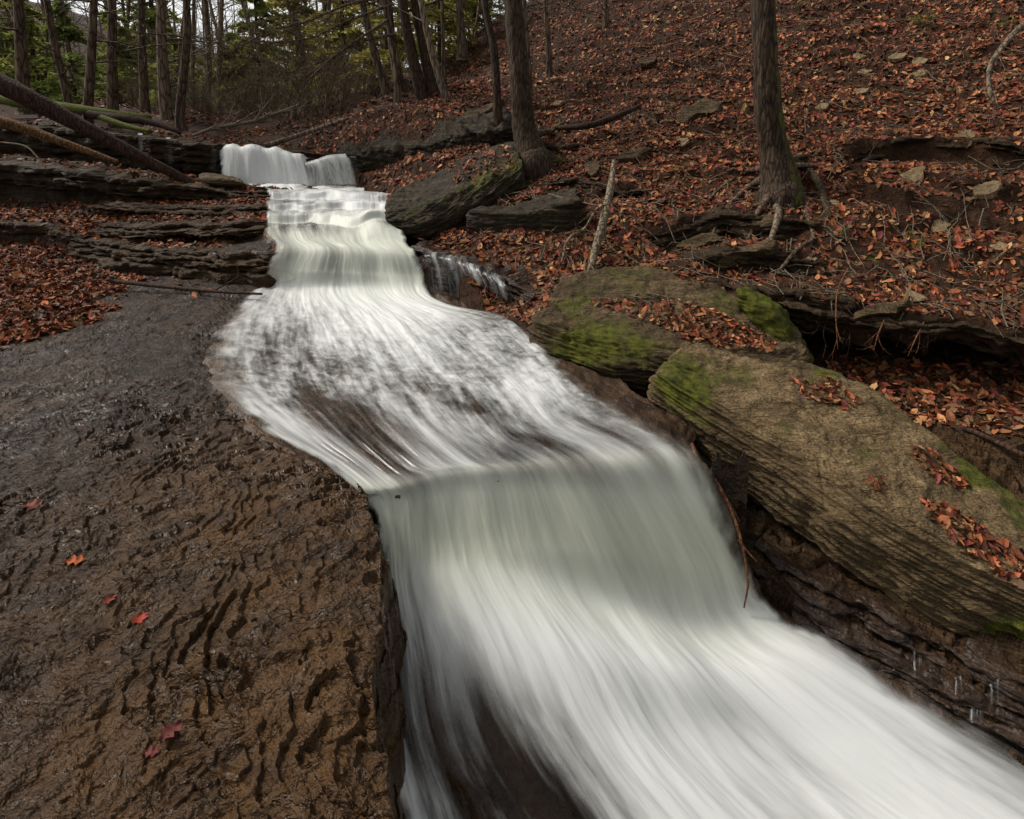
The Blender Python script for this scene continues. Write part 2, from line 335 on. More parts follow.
# ------------------------------------------------------------------ terrain functions
# shelf rim, seen points at shelf height
RIM = [PZ(*p)[:2] for p in [(330, 505, 0), (368, 508, 0), (381, 540, 0), (381, 580, 0), (379, 630, 0), (372, 680, 0), (377, 740, 0), (392, 800, 0), (410, 880, 0)]]
RIM = [tuple(p) for p in RIM]+[(-.14, .75), (-.05, .2)]
LIP = [tuple(PZ(*p)[:2]+np.array([0, .16])) for p in [(360, 503, -.05), (405, 482, -.05), (450, 475, -.05), (520, 470, -.05), (600, 470, -.05), (720, 468, -.05), (760, 460, -.05)]]
PLAT = [(-9, .2), (-9, 30), (9, 30), (9, 2.9)]+LIP[::-1]+RIM[1:]          # plateau polygon (z about 0)
def left_z(x, y):
    w = fbm(x*.9, y*.9, 3.1, 4)
    z = np.zeros_like(x)
    # flat shelf slowly rolling
    z += .03*fbm(x*.8, y*.8, 9.0, 3)*sstep(.8, 2.5, y)
    lx = np.clip(-(x+2.3), 0, 9)
    y1 = 5.30+.42*lx+.10*w
    for dy, dz, k in ((0, .13, 0), (.55, .07, 1), (1.05, .08, 2), (1.65, .07, 3), (2.3, .09, 4), (2.8, .08, 5)):
        yy = y1+dy*(1-.045*lx)+.09*fbm(x*1.6, y*.3, 20+k*5, 3)
        z += dz*sstep(0, .07, y-yy)*(1+.35*sstep(2, 4, lx)*(k == 0)+(1.35*sstep(1.6, .2, lx) if k == 0 else 0))
    y2 = 8.75+.06*lx+.12*fbm(x*1.4, 0*y, 77., 3)
    z += (.50+.03*lx)*sstep(0, .14, y-y2)
    z += .13*sstep(9.2, 12.0, y)*(1+.7*sstep(0, 5, lx))*2.1+.18*sstep(9.0, 11, y)*fbm(x*.6, y*.6, 5., 3)
    # leaf-covered mound on the left
    z += .10*sstep(1.2, 3.5, lx)*sstep(3.9, 5.0, y)
    # cut below the rim
    q = poly_in(x, y, PLAT); d = seg_dist(x, y, RIM[1:]+[]); d2 = seg_dist(x, y, LIP)
    dd = np.minimum(d, d2)
    dn = np.clip((dd+.04*fbm(x*7, y*7, 4., 4))/.11, 0, 1); tq = dn*6+1.2*fbm(x*4, y*4, 2., 3)
    z = np.where(q, z-.03*sstep(.12, 0, dd)*(1+.5*fbm(x*20, y*20, 1., 2)), -.035-.95*dn+.10*saw(tq, .3)*sstep(0, .1, dn)*sstep(1, .9, dn))
    o_ = np.argsort(ctrl[:14, 0, 1]); xl = np.interp(y, ctrl[:14, 0, 1][o_], ctrl[:14, 0, 0][o_]); z -= np.where(q, .30+.25*sstep(4.9, 5.4, y), 0)*sstep(.03, .17, x-xl)*sstep(2.2, 2.4, y)*sstep(9.2, 8.8, y)+.6*q*sstep(.5, .8, x-xl)*sstep(5, 3, y)
    z -= .045*sstep(.16, -.05, xl-x)*sstep(2.15, 2.4, y)*sstep(5.6, 4.8, y)
    # flaky relief
    near = sstep(7.5, 4.0, y)
    sd = d*np.where(q, 1, -1)
    wx = fbm(x*2.2, y*2.2, 1., 3); wz = fbm(x*9, y*9, 2., 4)
    q1 = (sd*.62+.30*x-.16*y+wx*.12+wz*.034)/.046
    q2 = (y*.8+.30*x+fbm(x*3.5, y*3.5, 8., 3)*.10+wz*.022)/.034
    q3 = (.5*x+.45*y+fbm(x*1.5, y*1.5, 12., 3)*.30+wz*.03)/.15
    m = sstep(-.35, .35, fbm(x*1.3, y*1.3, 30., 2)+.95*sstep(1.3, .35, d)-.12)
    am = np.clip(.6+.9*fbm(x*2.0, y*2.0, 44., 3), .15, 1.2)
    z += near*(am*.013*saw(q3, .08)+np.maximum(am, .45)*(.036*m*saw(q1, .12)+(1-.75*m)*.018*saw(q2, .15)))
    pit = np.clip(-fbm(x*13, y*17, 14., 3)-.15, 0, 1)
    z += near*(.006*fbm(x*14, y*16, 4., 3)+.0035*perlin(x*44, y*60, 6.)-.020*pit*m)
    return z
tp = [PY(*p) for p in [(500, 305, 4.75), (540, 335, 4.1), (455, 268, 5.1), (425, 240, 5.9), (345, 180, 8.8), (350, 130, 9.4), (420, 116, 9.0),
      (500, 152, 7.6), (535, 165, 7.2), (600, 200, 6.0), (575, 255, 5.1), (640, 265, 4.9), (700, 218, 5.5), (770, 192, 5.8), (850, 150, 6.3), (870, 200, 5.3),
      (800, 300, 4.35), (912, 322, 4.15), (1024, 328, 4.0), (1024, 200, 5.0), (1024, 100, 6.3), (1024, 0, 8.2), (850, 60, 8), (850, 0, 9.6), (700, 0, 11.2), (700, 100, 8),
      (600, 100, 9), (600, 0, 13), (540, 100, 9.6), (530, 20, 14.5), (480, 40, 15.5), (440, 90, 13), (400, 112, 12), (340, 118, 13), (300, 116, 15), (1250, 100, 5), (1250, 0, 7), (1250, 300, 3.6), (1350, 200, 4.0), (380, 150, 9.0)]]
tp = np.array(tp+[np.array([11, 14, 6.5]), np.array([0, 19, 5.0]), np.array([-4, 19, 2.8]), np.array([6, 19, 7.2])])
def _k(r): return np.where(r > 0, r*r*np.log(r+1e-9), 0)
_n = len(tp); _K = _k(np.hypot(tp[:, None, 0]-tp[None, :, 0], tp[:, None, 1]-tp[None, :, 1]))+.02*np.eye(_n)
_P = np.c_[np.ones(_n), tp[:, :2]]; _A = np.block([[_K, _P], [_P.T, np.zeros((3, 3))]])
_w = np.linalg.solve(_A, np.r_[tp[:, 2], 0, 0, 0])
def hill_base(x, y):
    sh = np.shape(x); x = np.ravel(x); y = np.ravel(y)
    r = _k(np.hypot(x[:, None]-tp[None, :, 0], y[:, None]-tp[None, :, 1]))
    return (r@_w[:_n]+_w[_n]+_w[_n+1]*x+_w[_n+2]*y).reshape(sh)
CUTS = []
def hill_cut(x, y):
    r = np.zeros(np.shape(x)); m = np.zeros(np.shape(x))
    for cx, cy, A, wd in CUTS:
        d = y-np.interp(x, cx, cy)-.06*fbm(x*3, 0*y, 7., 3); f = sstep(cx[0], cx[0]+.25, x)*sstep(cx[-1], cx[-1]-.25, x)
        r += A*f*(sstep(-.035, .035, d)-.5-np.clip(d/wd, -.5, .5)); m = np.maximum(m, f*sstep(.16, .05, np.abs(d+.05)))
    return r, m
def hill_z(x, y):
    z = hill_base(x, y)+hill_cut(x, y)[0]
    z = z+.07*fbm(x*1.1, y*1.1, 3., 4)+.02*fbm(x*6, y*6, 1., 3)
    q = (z+.25*fbm(x*.8, y*.8, 60., 3))/.30
    z = z+.11*saw(q, .25)*sstep(-.2, .4, fbm(x*.7+9, y*.7, 5., 2)+.25)
    return z
def hill_pt(px, py, lift=0.0):           # march down the sight line to the hillside
    ys = np.linspace(3.6, 18, 500); dx, dy, dz = ray(px, py); x = dx/dy*ys; z = EYE+dz/dy*ys
    h = hill_z(x, ys); k = np.argmax(h > z)
    return np.array([x[k], ys[k], h[k]+lift])

for pts, A, wd in (([(828, 163), (860, 156), (900, 150), (950, 153), (1000, 158), (1060, 165), (1130, 160)], .2, 1.2), ([(640, 240), (680, 232), (720, 224), (770, 226), (815, 222)], .2, .8),
                   ([(690, 262), (730, 258), (790, 262), (835, 268)], .16, .7), ([(540, 186), (575, 184), (620, 196), (650, 190)], .14, .7), ([(560, 128), (600, 122), (650, 104)], .12, .8), ([(845, 196), (900, 204), (960, 206), (1030, 212)], .10, .7)):
    q = np.array([hill_pt(*p)[:2] for p in pts]); CUTS.append((q[:, 0], q[:, 1], A, wd))
# --- shelf sheet
def shelf():
    yy = np.concatenate([np.linspace(.5, .95, 20)[:-1], .95*(3.3/.95)**np.linspace(0, 1, 600), (3.3*(14.5/3.3)**np.linspace(0, 1, 320))[1:]]); ny = len(yy)
    uu = np.concatenate([np.linspace(-1.4, -.97, 50)[:-1], np.linspace(-.97, -.10, 560), np.linspace(-.10, .42, 70)[1:]]); nx = len(uu)
    Y, U = np.meshgrid(yy, uu, indexing='ij'); X = U*(Y+.25)
    Z = left_z(X, Y)
    V = np.stack([X, Y, Z], -1)
    moss = .22*sstep(8.6, 9.3, Y)+.28*sstep(.15, 0, seg_dist(X, Y, RIM[3:]))*sstep(2.2, 1.6, Y)
    # streak of moss in the joint running across the foreground
    j = [tuple(PZ(*p)[:2]) for p in [(200, 520, 0), (215, 600, 0), (240, 680, 0), (300, 760, 0)]]
    moss += .22*sstep(.07, 0, seg_dist(X, Y, j))
    jm = [tuple(PZ(*p)[:2]) for p in [(85, 187, .5), (130, 190, .5), (190, 192, .5)]]
    moss += .36*sstep(.5, 0, seg_dist(X, Y, jm))
    rust = .85*sstep(1.9, .15, seg_dist(X, Y, RIM))*sstep(4.2, 2.6, Y)+.25*(fbm(X*1.2, Y*1.2, 71., 3) > .1)
    k = int(np.argmax(yy > 8.95))
    tag(mesh('rock_shelf', V[:k+1].reshape(-1, 3), grid_faces(k+1, nx)[:, ::-1], M['shelf'], attrs={'moss': moss[:k+1].ravel(), 'rust': rust[:k+1].ravel()}), kind='structure')
    tag(mesh('forest_floor', V[k:].reshape(-1, 3), grid_faces(ny-k, nx)[:, ::-1], M['soil'], attrs={'moss': (moss[k:]+.14+.16*fbm(X[k:], Y[k:], 3., 3)).ravel()}), kind='structure')
shelf()

# --- hillside sheet with its undercut lip
HY0 = ([250, 330, 430, 460, 540, 600, 700, 780, 860, 1024, 1250, 1500], [9.6, 8.9, 5.8, 5.0, 4.0, 4.2, 4.4, 4.35, 4.18, 3.95, 3.55, 3.0])
def hillside():
    nx, ny = 560, 460
    pxs = np.linspace(270, 1500, nx); u = (pxs-512)/FP
    y0 = np.interp(pxs, *HY0)+.10*fbm(pxs*.012, 0*pxs, 5., 3)
    t = np.linspace(0, 1, ny)[:, None]
    Y = y0[None]*(18.5/y0[None])**t; X = u[None]*Y
    Z = hill_z(X, Y)
    cave = sstep(740, 820, pxs)
    rows = []
    th = .10+.05*fbm(pxs*.02, 0*pxs, 9., 3)
    for back, dn in ((0.02, .03), (-.03, .05), (.02, .09), (-.02, .12), (.05, 1.0), (1.3, 1.5)):
        k = back if back < 1 else back*cave
        yb = y0+k+.06*fbm(pxs*.011, 0*pxs, 30+dn*4, 5)
        zb = Z[0]-dn*np.where(dn < 1, 1, 1)*(th*1.6/.12 if dn < 1 else 1)*(1 if dn < 1 else 0)
        if dn >= 1: zb = np.where(cave > .5, Z[0]-th*1.7*dn, Z[0]-dn)
        rows.insert(0, np.stack([u*yb, yb, zb], -1))
    V = np.concatenate([np.array(rows), np.stack([X, Y, Z], -1)])
    px, py = proj(V)
    moss = .08+.2*sstep(430, 330, px)*(V[..., 1] < 11)+.12*sstep(230, 300, py)+.06*(V[..., 2] > 0)
    o = mesh('hillside', V.reshape(-1, 3), grid_faces(len(V), nx)[:, ::-1], M['soil'], attrs={'moss': moss.ravel()})
    tag(o, kind='structure')
hillside()

# --- low bank on the right, behind and below the large slabs
def bank_z(x, y):
    f = (y-1.2)*1.0-(x-.9)*.0
    edge = [tuple(PZ(*p)[:2]) for p in [(745, 560, -.6), (790, 610, -.7), (870, 655, -.8), (960, 715, -.88), (1060, 775, -.95), (1300, 930, -1.0)]]
    d = seg_dist(x, y, edge)
    # side of the edge line: right/behind is bank
    a, b = np.array(edge[0]), np.array(edge[-1]); n = np.array([-(b-a)[1], (b-a)[0]]); n /= np.linalg.norm(n)
    s = ((x-a[0])*n[0]+(y-a[1])*n[1])
    h = np.where(s > 0, np.clip(d, 0, 2), -d)
    z = -1.0+.62*h/(h*.9+.55)*1.25-.04*(x-1)
    z = np.where(h < 0, -1.0+h*.8, z)
    z += .03*fbm(x*2, y*2, 5., 4)
    q = (z+.06*fbm(x*1.5, y*1.5, 6., 3))/.075
    z += .07*saw(q, .16)+.016*saw(q*2.3+fbm(x*3, y*3, 1., 2), .3)+.022*fbm(x*9, y*9, 2., 4)+.045*saw(fbm(x*1.3, y*2.4, 14., 4)*3.2+.8*y, .10)+.02*saw(fbm(x*3.3, y*5.4, 24., 4)*3+1.5*y, .12)
    return np.minimum(z, -.36)
def bank():
    nx, ny = 560, 520
    u = np.concatenate([np.linspace(.12, 1.2, 500), np.linspace(1.2, 2.6, 61)[1:]]); yy = .9*(6.2/.9)**np.linspace(0, 1, ny)
    Y, U = np.meshgrid(yy, u, indexing='ij'); X = U*Y; Z = bank_z(X, Y)
    wall = sstep(5.0, 5.5, Y+.1*fbm(X*2, Y, 3., 2)); Z = Z+wall*.9
    o = mesh('stream_bank', np.stack([X, Y, Z], -1).reshape(-1, 3), grid_faces(ny, nx)[:, ::-1], M['strata'], attrs={'moss': np.zeros(X.size), 'rust': np.clip(.12+.5*fbm(X*2, Y*2, 9., 3), 0, 1).ravel()})
    tag(o, kind='structure')
bank()

# --- far ground
def far_ground():
    n = 90
    xs = np.linspace(-70, 70, n); ys = np.concatenate([np.linspace(-6, 12, 19), 12.5+80*np.linspace(0, 1, n)**1.8]); X, Y = np.meshgrid(xs, ys)
    Z = np.where(Y < 12.3, -2.2, 1.5+.3*fbm(X*.2, Y*.2, 0, 3)+.02*(Y-12))
    Z = Z+np.where(Y > 12.3, np.clip(X-2, 0, 60)*.5+np.clip(-X-18, 0, 60)*.3, 0)
    Z = np.where((Y < 12.3) & (Y > 10.5) & (X < -2), -.5, Z)
    tag(mesh('ground', np.stack([X, Y, Z], -1).reshape(-1, 3), grid_faces(len(ys), n), M['soil'], attrs={'moss': np.full(X.size, .1)}), kind='structure')
far_ground()

# ------------------------------------------------------------------ water
def water_sheet(C, nr, nc, name, amp=.012, fringe=.035, uscale=1.0, vlen=None, z0=0, rag=0.0, label=None):
    G = loft(C, nr, nc); P = G[..., :3].copy(); foam, tint = G[..., 3], np.clip(G[..., 4], 0, 1)
    seg = np.linalg.norm(np.diff(P[:, nc//2], axis=0), axis=1); v = np.concatenate([[0], np.cumsum(seg)]) if vlen is None else np.linspace(0, vlen, nr)
    U, Vv = np.meshgrid(np.linspace(0, 1, nc)*uscale, v, indexing='ij'); U = U.T; Vv = Vv.T
    N = normals(P); N = np.where(N[..., 2:3] < 0, -N, N)
    wdt = np.linalg.norm(P[:, -1]-P[:, 0], axis=1)[:, None]
    fine = np.clip((wdt-.6)/2.0, .18, 1)*np.ones((1, nc)); a = amp*np.clip(wdt/2, .3, 1.3)
    disp = a*(1.6*fbm(U*6, Vv*.9, 3.+z0, 3)+.7*fine*fbm(U*26, Vv*1.4, 7.+z0, 3))
    if name == 'water':
        win = sstep(5.45, 5.8, P[..., 1])*sstep(8.5, 8.0, P[..., 1]); q = P[..., 1]*1.35+.55*fbm(P[..., 0]*1.1, P[..., 1]*.5, 5., 3); st = saw(q, .2)
        P[..., 2] += .085*win*st; fq = q-np.floor(q); foam = foam+win*(.30*sstep(.30, .05, fq)-.20*sstep(.35, .8, fq))
    P += N*disp[..., None]
    uu = np.linspace(0, 1, nc)[None]*np.ones((nr, 1))
    fl = fringe+(.045*sstep(2.7, 3.3, P[..., 1])*sstep(5.0, 4.4, P[..., 1]) if name == 'water' else 0)
    e = np.minimum(uu/fl, (1-uu)/fringe)
    if rag: e = e+rag*fbm(Vv*(4.5 if name == 'water' else 9)+uu*6, uu*9, 5.+z0, 4)*(1-.6*(fl > .05) if name == 'water' else 1)
    edge = np.clip(e, 0, 1)
    vv = np.linspace(0, 1, nr)[:, None]*np.ones((1, nc)); chop = sstep(2.5, 3.4, P[..., 1])*sstep(5.3, 4.6, P[..., 1])+.5*sstep(5.4, 6, P[..., 1])
    if fringe and name != 'water': edge = edge*np.clip((1-vv)/.05, 0, 1)
    o = mesh(name, P.reshape(-1, 3), grid_faces(nr, nc)[:, ::-1], M['water'], attrs={'foam': foam.ravel(), 'edge': edge.ravel(), 'fine': fine.ravel(), 'chop': chop.ravel(), 'tint': tint.ravel()}, uv=np.stack([U.ravel(), Vv.ravel()], 1))
    tag(o, kind='structure'); return o
water_sheet(ctrl, 900, 360, 'water', rag=.9)
# bed under the water
def bed():
    C = ctrl[..., :3].copy(); kk = np.where(np.arange(len(C)) < 12, 1.1, .22)[:, None, None]
    L = C[:, :1]*1.0+(C[:, :1]-C[:, 1:2])*.25; R = C[:, -1:]+(C[:, -1:]-C[:, -2:-1])*kk
    L[..., 2] -= .12; L[1:7, :, 2] -= .10; R[..., 2] -= .05; R[12:17, :, 2] -= .1
    C = np.concatenate([L, C, R], 1); C[..., 2] -= .055; C[14:17, :, 1] += .06; C[4:8, :, 1] += .07; C[1:5, :, 2] -= .10
    G = loft(C, 420, 240); N = normals(G); N = np.where(N[..., 2:3] < 0, -N, N)
    x, y, z = G[..., 0], G[..., 1], G[..., 2]
    G = G+N*np.minimum(.026*fbm(x*6, y*6, z*6, 5)+.012*np.abs(fbm(x*15, y*15, z*15, 2)), .022)[..., None]
    tag(mesh('stream_bed', G.reshape(-1, 3), grid_faces(420, 240)[:, ::-1], M['bed'], attrs={'moss': np.zeros(G.shape[0]*G.shape[1]), 'rust': (.75*np.linspace(1, 0, 240)[None]**1.5*np.ones((420, 1))).ravel()}), kind='structure')
bed()
def fall(pts_top, pts_mid, pts_bot, Ys, name, foam=.85, tint=.2, nr=80, nc=120, uscale=.5, back=.16, **kw):
    C = []
    yo = kw.pop('yo', [0]*len(pts_top)); top = [PY(x, y, Ys[0]+o) for (x, y), o in zip(pts_top, yo)]
    C.append([np.r_[p+np.array([0, back, .0]), .1, tint] for p in top])
    C.append([np.r_[p, foam, tint] for p in top])
    C.append([np.r_[PY(x, y, Ys[1]+o), foam, tint] for (x, y), o in zip(pts_mid, yo)])
    C.append([np.r_[PY(x, y, Ys[2]), foam, tint] for x, y in pts_bot])
    return water_sheet(np.array(C), nr, nc, name, **kw) if False else water_sheet(np.array(C), nr, nc, name, uscale=uscale, **kw)
fall([(218,149),(229,145),(240,147),(252,145),(264,149),(276,148),(288,153),(299,155),(308,160)], [(220,162),(231,156),(242,158),(254,156),(267,160),(279,159),(292,163),(302,166),(312,172)], [(221,190),(232,190),(244,191),(257,190),(271,191),(283,190),(297,191),(307,190),(318,188)], (8.60,8.50,8.42), 'waterfall', .9, .0, yo=[.08, .02, .0, -.03, .02, .02, -.01, .0, .06], uscale=1.6, rag=.5, amp=.015)
fall([(304,163),(316,160),(328,156),(346,154)], [(308,170),(320,168),(333,164),(352,162)], [(310,188),(324,188),(340,187),(358,187)], (8.56,8.46,8.40), 'waterfall', .52, .1, uscale=.8, z0=4, rag=.5)
fall([(420,255),(436,256),(455,261),(474,268),(492,276),(506,284)], [(426,268),(441,271),(460,276),(480,283),(499,290),(513,297)], [(432,302),(446,305),(465,309),(486,313),(506,317),(519,320)], (5.2,5.14,5.08), 'waterfall', .2, 0, uscale=1.6, z0=8, rag=.9, yo=[0, -.03, -.12, -.24, -.38, -.5])
# ledge that carries the upper falls, strata walls
def strata_wall(name, path, ztop, zbot, layers, back=.6, jut=.06, seed=0, mat='ledge', moss=.1, undercut=0, n=220, label=None, cat=None, flare=0):
    P = crom(np.array(path, float), n); T = np.gradient(P, axis=0); T /= np.linalg.norm(T, axis=1)[:, None]
    Nn = np.stack([T[:, 1], -T[:, 0]], 1)                    # outward (to the right of travel)
    s = np.concatenate([[0], np.cumsum(np.linalg.norm(np.diff(P, axis=0), axis=1))])
    zt = np.interp(np.linspace(0, 1, n), np.linspace(0, 1, len(ztop)), ztop) if np.ndim(ztop) else np.full(n, ztop)
    zb = np.interp(np.linspace(0, 1, n), np.linspace(0, 1, len(zbot)), zbot) if np.ndim(zbot) else np.full(n, zbot)
    rows = []; ms = []
    r = random.Random(seed); cuts = sorted([0, 1]+[r.uniform(.05, .95) for _ in range(layers-1)])
    def row(o, z, m): rows.append(np.c_[P+Nn*np.asarray(o)[:, None], z]); ms.append(np.full(n, m))
    wob = .05*fbm(s*1.5, 0*s, seed, 4)
    row(np.full(n, -back), zt+.03*fbm(s*2, 0*s, seed+2., 3), moss)
    row(wob-back*.6, zt+.04*fbm(s*2.5, 0*s, seed+3., 4), moss+.08); row(wob-back*.3, zt+.04*fbm(s*2.5, 0*s, seed+4., 4), moss+.08)
    for k in range(layers):
        a, b = cuts[k], cuts[k+1]
        o = wob+jut*1.4*fbm(s*2.2, 0*s, seed+10+k*3.3, 4)-undercut*sstep(.25, 1, (a+b)/2)+flare*(a+b)/2
        za = zt+(zb-zt)*a; zbk = zt+(zb-zt)*b; j = .012*fbm(s*5, 0*s, seed+k*5., 3)
        row(o-.012, za+j, moss+.08); row(o+.006, za+j-.012, moss); row(o+.01, (za+zbk)/2+j, moss-.05); row(o-.004, zbk+.014+j, moss-.1)
        row(o-.05-.03*r.random(), zbk+.006+j, -.2)
    G = np.array(rows)
    # densify rows linearly for displacement
    G = lin(G, len(rows)*4-3); ms2 = lin(np.array(ms), len(rows)*4-3)
    N = normals(G); x, y, z = G[..., 0], G[..., 1], G[..., 2]
    G = G+(.03*fbm(x*5, y*5, z*16, 5)+.012*saw((z+.06*x+.05*fbm(x*2, y*2, z, 3))/.03, .3))[..., None]*N
    o = mesh(name, G.reshape(-1, 3), grid_faces(len(G), n)[:, ::-1], M[mat], attrs={'moss': ms2.ravel()}, base=tuple(G.mean((0, 1))*[1, 1, 0]+[0, 0, float(G[..., 2].min())]))
    if label: tag(o, label, cat)
    else: tag(o, kind='structure')
    TOPS.append((G[:9].reshape(-1, 3), np.where(N[:9, :, 2:3] < 0, -N[:9], N[:9]).reshape(-1, 3)))
    return o
TOPS = []
def pxy(px, Y): return (float((px-512)/FP*Y/ .99), Y)
strata_wall('rock_ledge', [(-9.5, 9.3), (-7.6, 8.95), (-6.2, 8.8), (-5.2, 8.65), (-4.6, 8.6), (-3.9, 8.7), (-3.6, 8.8), (-3.1, 8.95), (-2.4, 9.1)], [1.62, 1.5, 1.4, 1.3, 1.24, 1.2, 1.14, 1.08, 1.0], .42, 7, .9, .07, 3, moss=.40, undercut=.42, n=400)
strata_wall('rock_ledge', [(-9.5, 8.6), (-7.2, 8.05), (-6.0, 7.75), (-5.0, 7.6), (-4.2, 7.62), (-3.75, 7.8)], [1.12, 1.0, .9, .8, .7, .6], .3, 4, .8, .07, 9, moss=.36, undercut=.25, n=300)
for k, (pts, zt, zb, lay, fl) in enumerate([
    ([(-4.9, 6.75), (-4.4, 6.5), (-3.4, 6.4), (-2.9, 6.3), (-2.2, 6.45)], [.38, .4, .44, .48, .50], [.26, .28, .32, .34, .34], 4, .22),
    ([(-7.4, 7.05), (-5.9, 6.7), (-4.9, 6.35)], [.44, .38, .28], [.12, .06, .0], 3, -.15),
    ([(-5.0, 6.4), (-3.9, 5.95), (-2.9, 5.6), (-2.3, 5.40), (-1.82, 5.45)], [.27, .24, .28, .34, .35], [.02, -.02, -.02, -.03, -.04], 6, .2),
    ([(-5.6, 7.7), (-4.4, 7.25), (-3.5, 7.1), (-3.0, 7.05), (-2.45, 7.2)], [.5, .5, .53, .56, .57], .42, 4, .25),
    ([(-4.6, 8.1), (-4.1, 7.85), (-3.6, 7.75), (-3.1, 7.8), (-2.75, 8.0)], .63, .52, 3, .2)]):
    strata_wall('rock_ledge', pts, zt, zb, lay, .5, .06, 19+k*10, mat='strata', moss=(.40 if k == 4 else .0), flare=fl, n=420)

# broken rock layers in the right bank
q = np.array([PY(*p) for p in [(412, 246, 5.5), (432, 252, 5.3), (455, 258, 5.18), (478, 266, 5.06), (500, 276, 4.9), (522, 290, 4.72), (548, 310, 4.45)]])
strata_wall('rock_ledge', [(a[0], a[1]) for a in q], list(q[:, 2]+.01), [-.05]*7, 5, .3, .03, 419, mat='wetstrata', moss=.0, flare=.06, n=320)
for k, (pts, h, lay, ms, fl, yo) in enumerate([
    ([(648, 240), (680, 232), (720, 226), (770, 228), (815, 224)], .24, 5, .30, .10, 0), ([(690, 264), (730, 260), (790, 264), (835, 270)], .20, 4, .32, .08, 0),
    ([(700, 284), (750, 292), (800, 300), (850, 305)], .16, 4, .25, .05, 0), ([(540, 188), (575, 186), (620, 197), (650, 191)], .14, 3, .34, .05, 0),
    ([(835, 163), (860, 157), (900, 151), (950, 154), (1000, 159), (1060, 166), (1120, 161)], .12, 3, .2, .0, 0)]):
    q = np.array([hill_pt(*p) for p in pts])
    strata_wall('rock_ledge', [(a[0], a[1]-.05) for a in q], list(q[:, 2]+.03), list(q[:, 2]-h), lay, .35, .05, 119+k*10, mat='ledge', moss=ms, flare=fl, n=320)
u_ = np.array([790, 830, 870, 910, 950, 990, 1030, 1090, 1160]); yy_ = np.interp(u_, *HY0)-.06; xx_ = (u_-512)/FP*yy_; zz_ = hill_z(xx_, yy_+.1)
strata_wall('rock_ledge', list(zip(xx_, yy_)), list(zz_-.04), list(zz_-.24), 4, .5, .05, 219, mat='ledge', moss=.2, undercut=.15, n=420)
# ------------------------------------------------------------------ boulders
def boulder(name, C, mat, label, nr=150, nc=220, amp=.03, strata=.012, sn=(0, 0, 1), sper=.05, moss=None, seed=0., group=None, cat='boulder', parent=None, sharp=True, front_dark_amt=0., front_dark_hi=3.):
    C = np.array(C, float)                                  # (R, K, 3) rows go round the section, closed
    m = C.mean(0)                                           # section centres
    # end caps
    a = m[:1]+(m[:1]-m[1:2])*.10; b = m[-1:]+(m[-1:]-m[-2:-1])*.10
    Cc = np.concatenate([np.repeat(a[None], len(C), 0), .45*np.repeat(a[None], len(C), 0)+.55*C[:, :1], C, .45*np.repeat(b[None], len(C), 0)+.55*C[:, -1:], np.repeat(b[None], len(C), 0)], 1)
    R = len(Cc); E = np.concatenate([Cc, Cc[:1]])
    A = lin(E, nr+1)*.82+crom(E, nr+1)*.18 if sharp else crom(E, nr+1)
    A = A[:-1]; G = np.swapaxes(crom(np.swapaxes(A, 0, 1), nc), 0, 1)
    V0 = np.concatenate([G[-1:], G, G[:1]]); N = normals(V0)[1:-1]
    cen = G.mean((0, 1)); 
    if ((G-cen)*N).sum() < 0: N = -N
    x, y, z = G[..., 0]+seed, G[..., 1], G[..., 2]
    sn = np.array(sn, float); sn /= np.linalg.norm(sn); h = (G@sn)+.014*fbm(x*1.6, y*1.6, z*1.6, 3)
    side = np.maximum(1-np.abs(N@sn)**2, .30)
    d = amp*fbm(x*2.2, y*2.2, z*2.2, 4)+amp*.45*fbm(x*7, y*7, h*26, 4)+strata*2.2*saw(h/sper, .4)*side*(.6+.8*fbm(x*3, y*3, 0*z, 2))+strata*.9*saw(h/(sper*.37), .4)*side
    d = d+amp*.35*fbm(x*14, y*14, h*70, 4)+.010*saw((h+.05*fbm(x*1.5, y*1.5, z, 3))/.021, .35)*np.clip(.5+fbm(x*4, y*4, 9., 2), 0, 1.2)-.016*sstep(.12, .0, np.abs(fbm(x*2.5+5, y*2.5, z*2.5, 3)))*np.clip(.3+fbm(x*3, y*3, 2., 2), 0, 1)
    G = G+N*d[..., None]
    mo = np.zeros(G.shape[:2]) if moss is None else moss(G, N)
    fr = np.linspace(0, 1, nr)[:, None]*np.ones((1, nc))*R; front_dark = front_dark_amt*(sstep(front_dark_hi+.35, front_dark_hi-.25, fr+.30*fbm(x*4, y*4, z*4, 3)))  # darker rock tone over the underside and front rows, ragged upper limit
    base = (float(cen[0]), float(cen[1]), float(G[..., 2].min()))
    o = mesh(name, G.reshape(-1, 3), grid_faces(nr, nc, 0)[:, ::-1], mat, attrs={'moss': mo.ravel()}, base=base) if False else None
    ii, jj = np.meshgrid(np.arange(nr), np.arange(nc-1), indexing='ij'); i2 = (ii+1) % nr
    F = np.stack([ii*nc+jj, i2*nc+jj, i2*nc+jj+1, ii*nc+jj+1], -1).reshape(-1, 4)
    o = mesh(name, G.reshape(-1, 3), F, mat, attrs={'moss': mo.ravel(), 'front_dark': front_dark.ravel()}, base=base, parent=None)
    me = o.data
    import bmesh
    bm = bmesh.new(); bm.from_mesh(me); bmesh.ops.recalc_face_normals(bm, faces=bm.faces); bm.to_mesh(me); bm.free()
    tag(o, label, cat, group)
    o['_g'] = 0; del o['_g']
    return o, G, N
def blobs(px, py, L): return sum(a*sstep(r*1.5, r*.3, np.hypot(px-x, (py-y)*1.25)) for x, y, r, a in L)
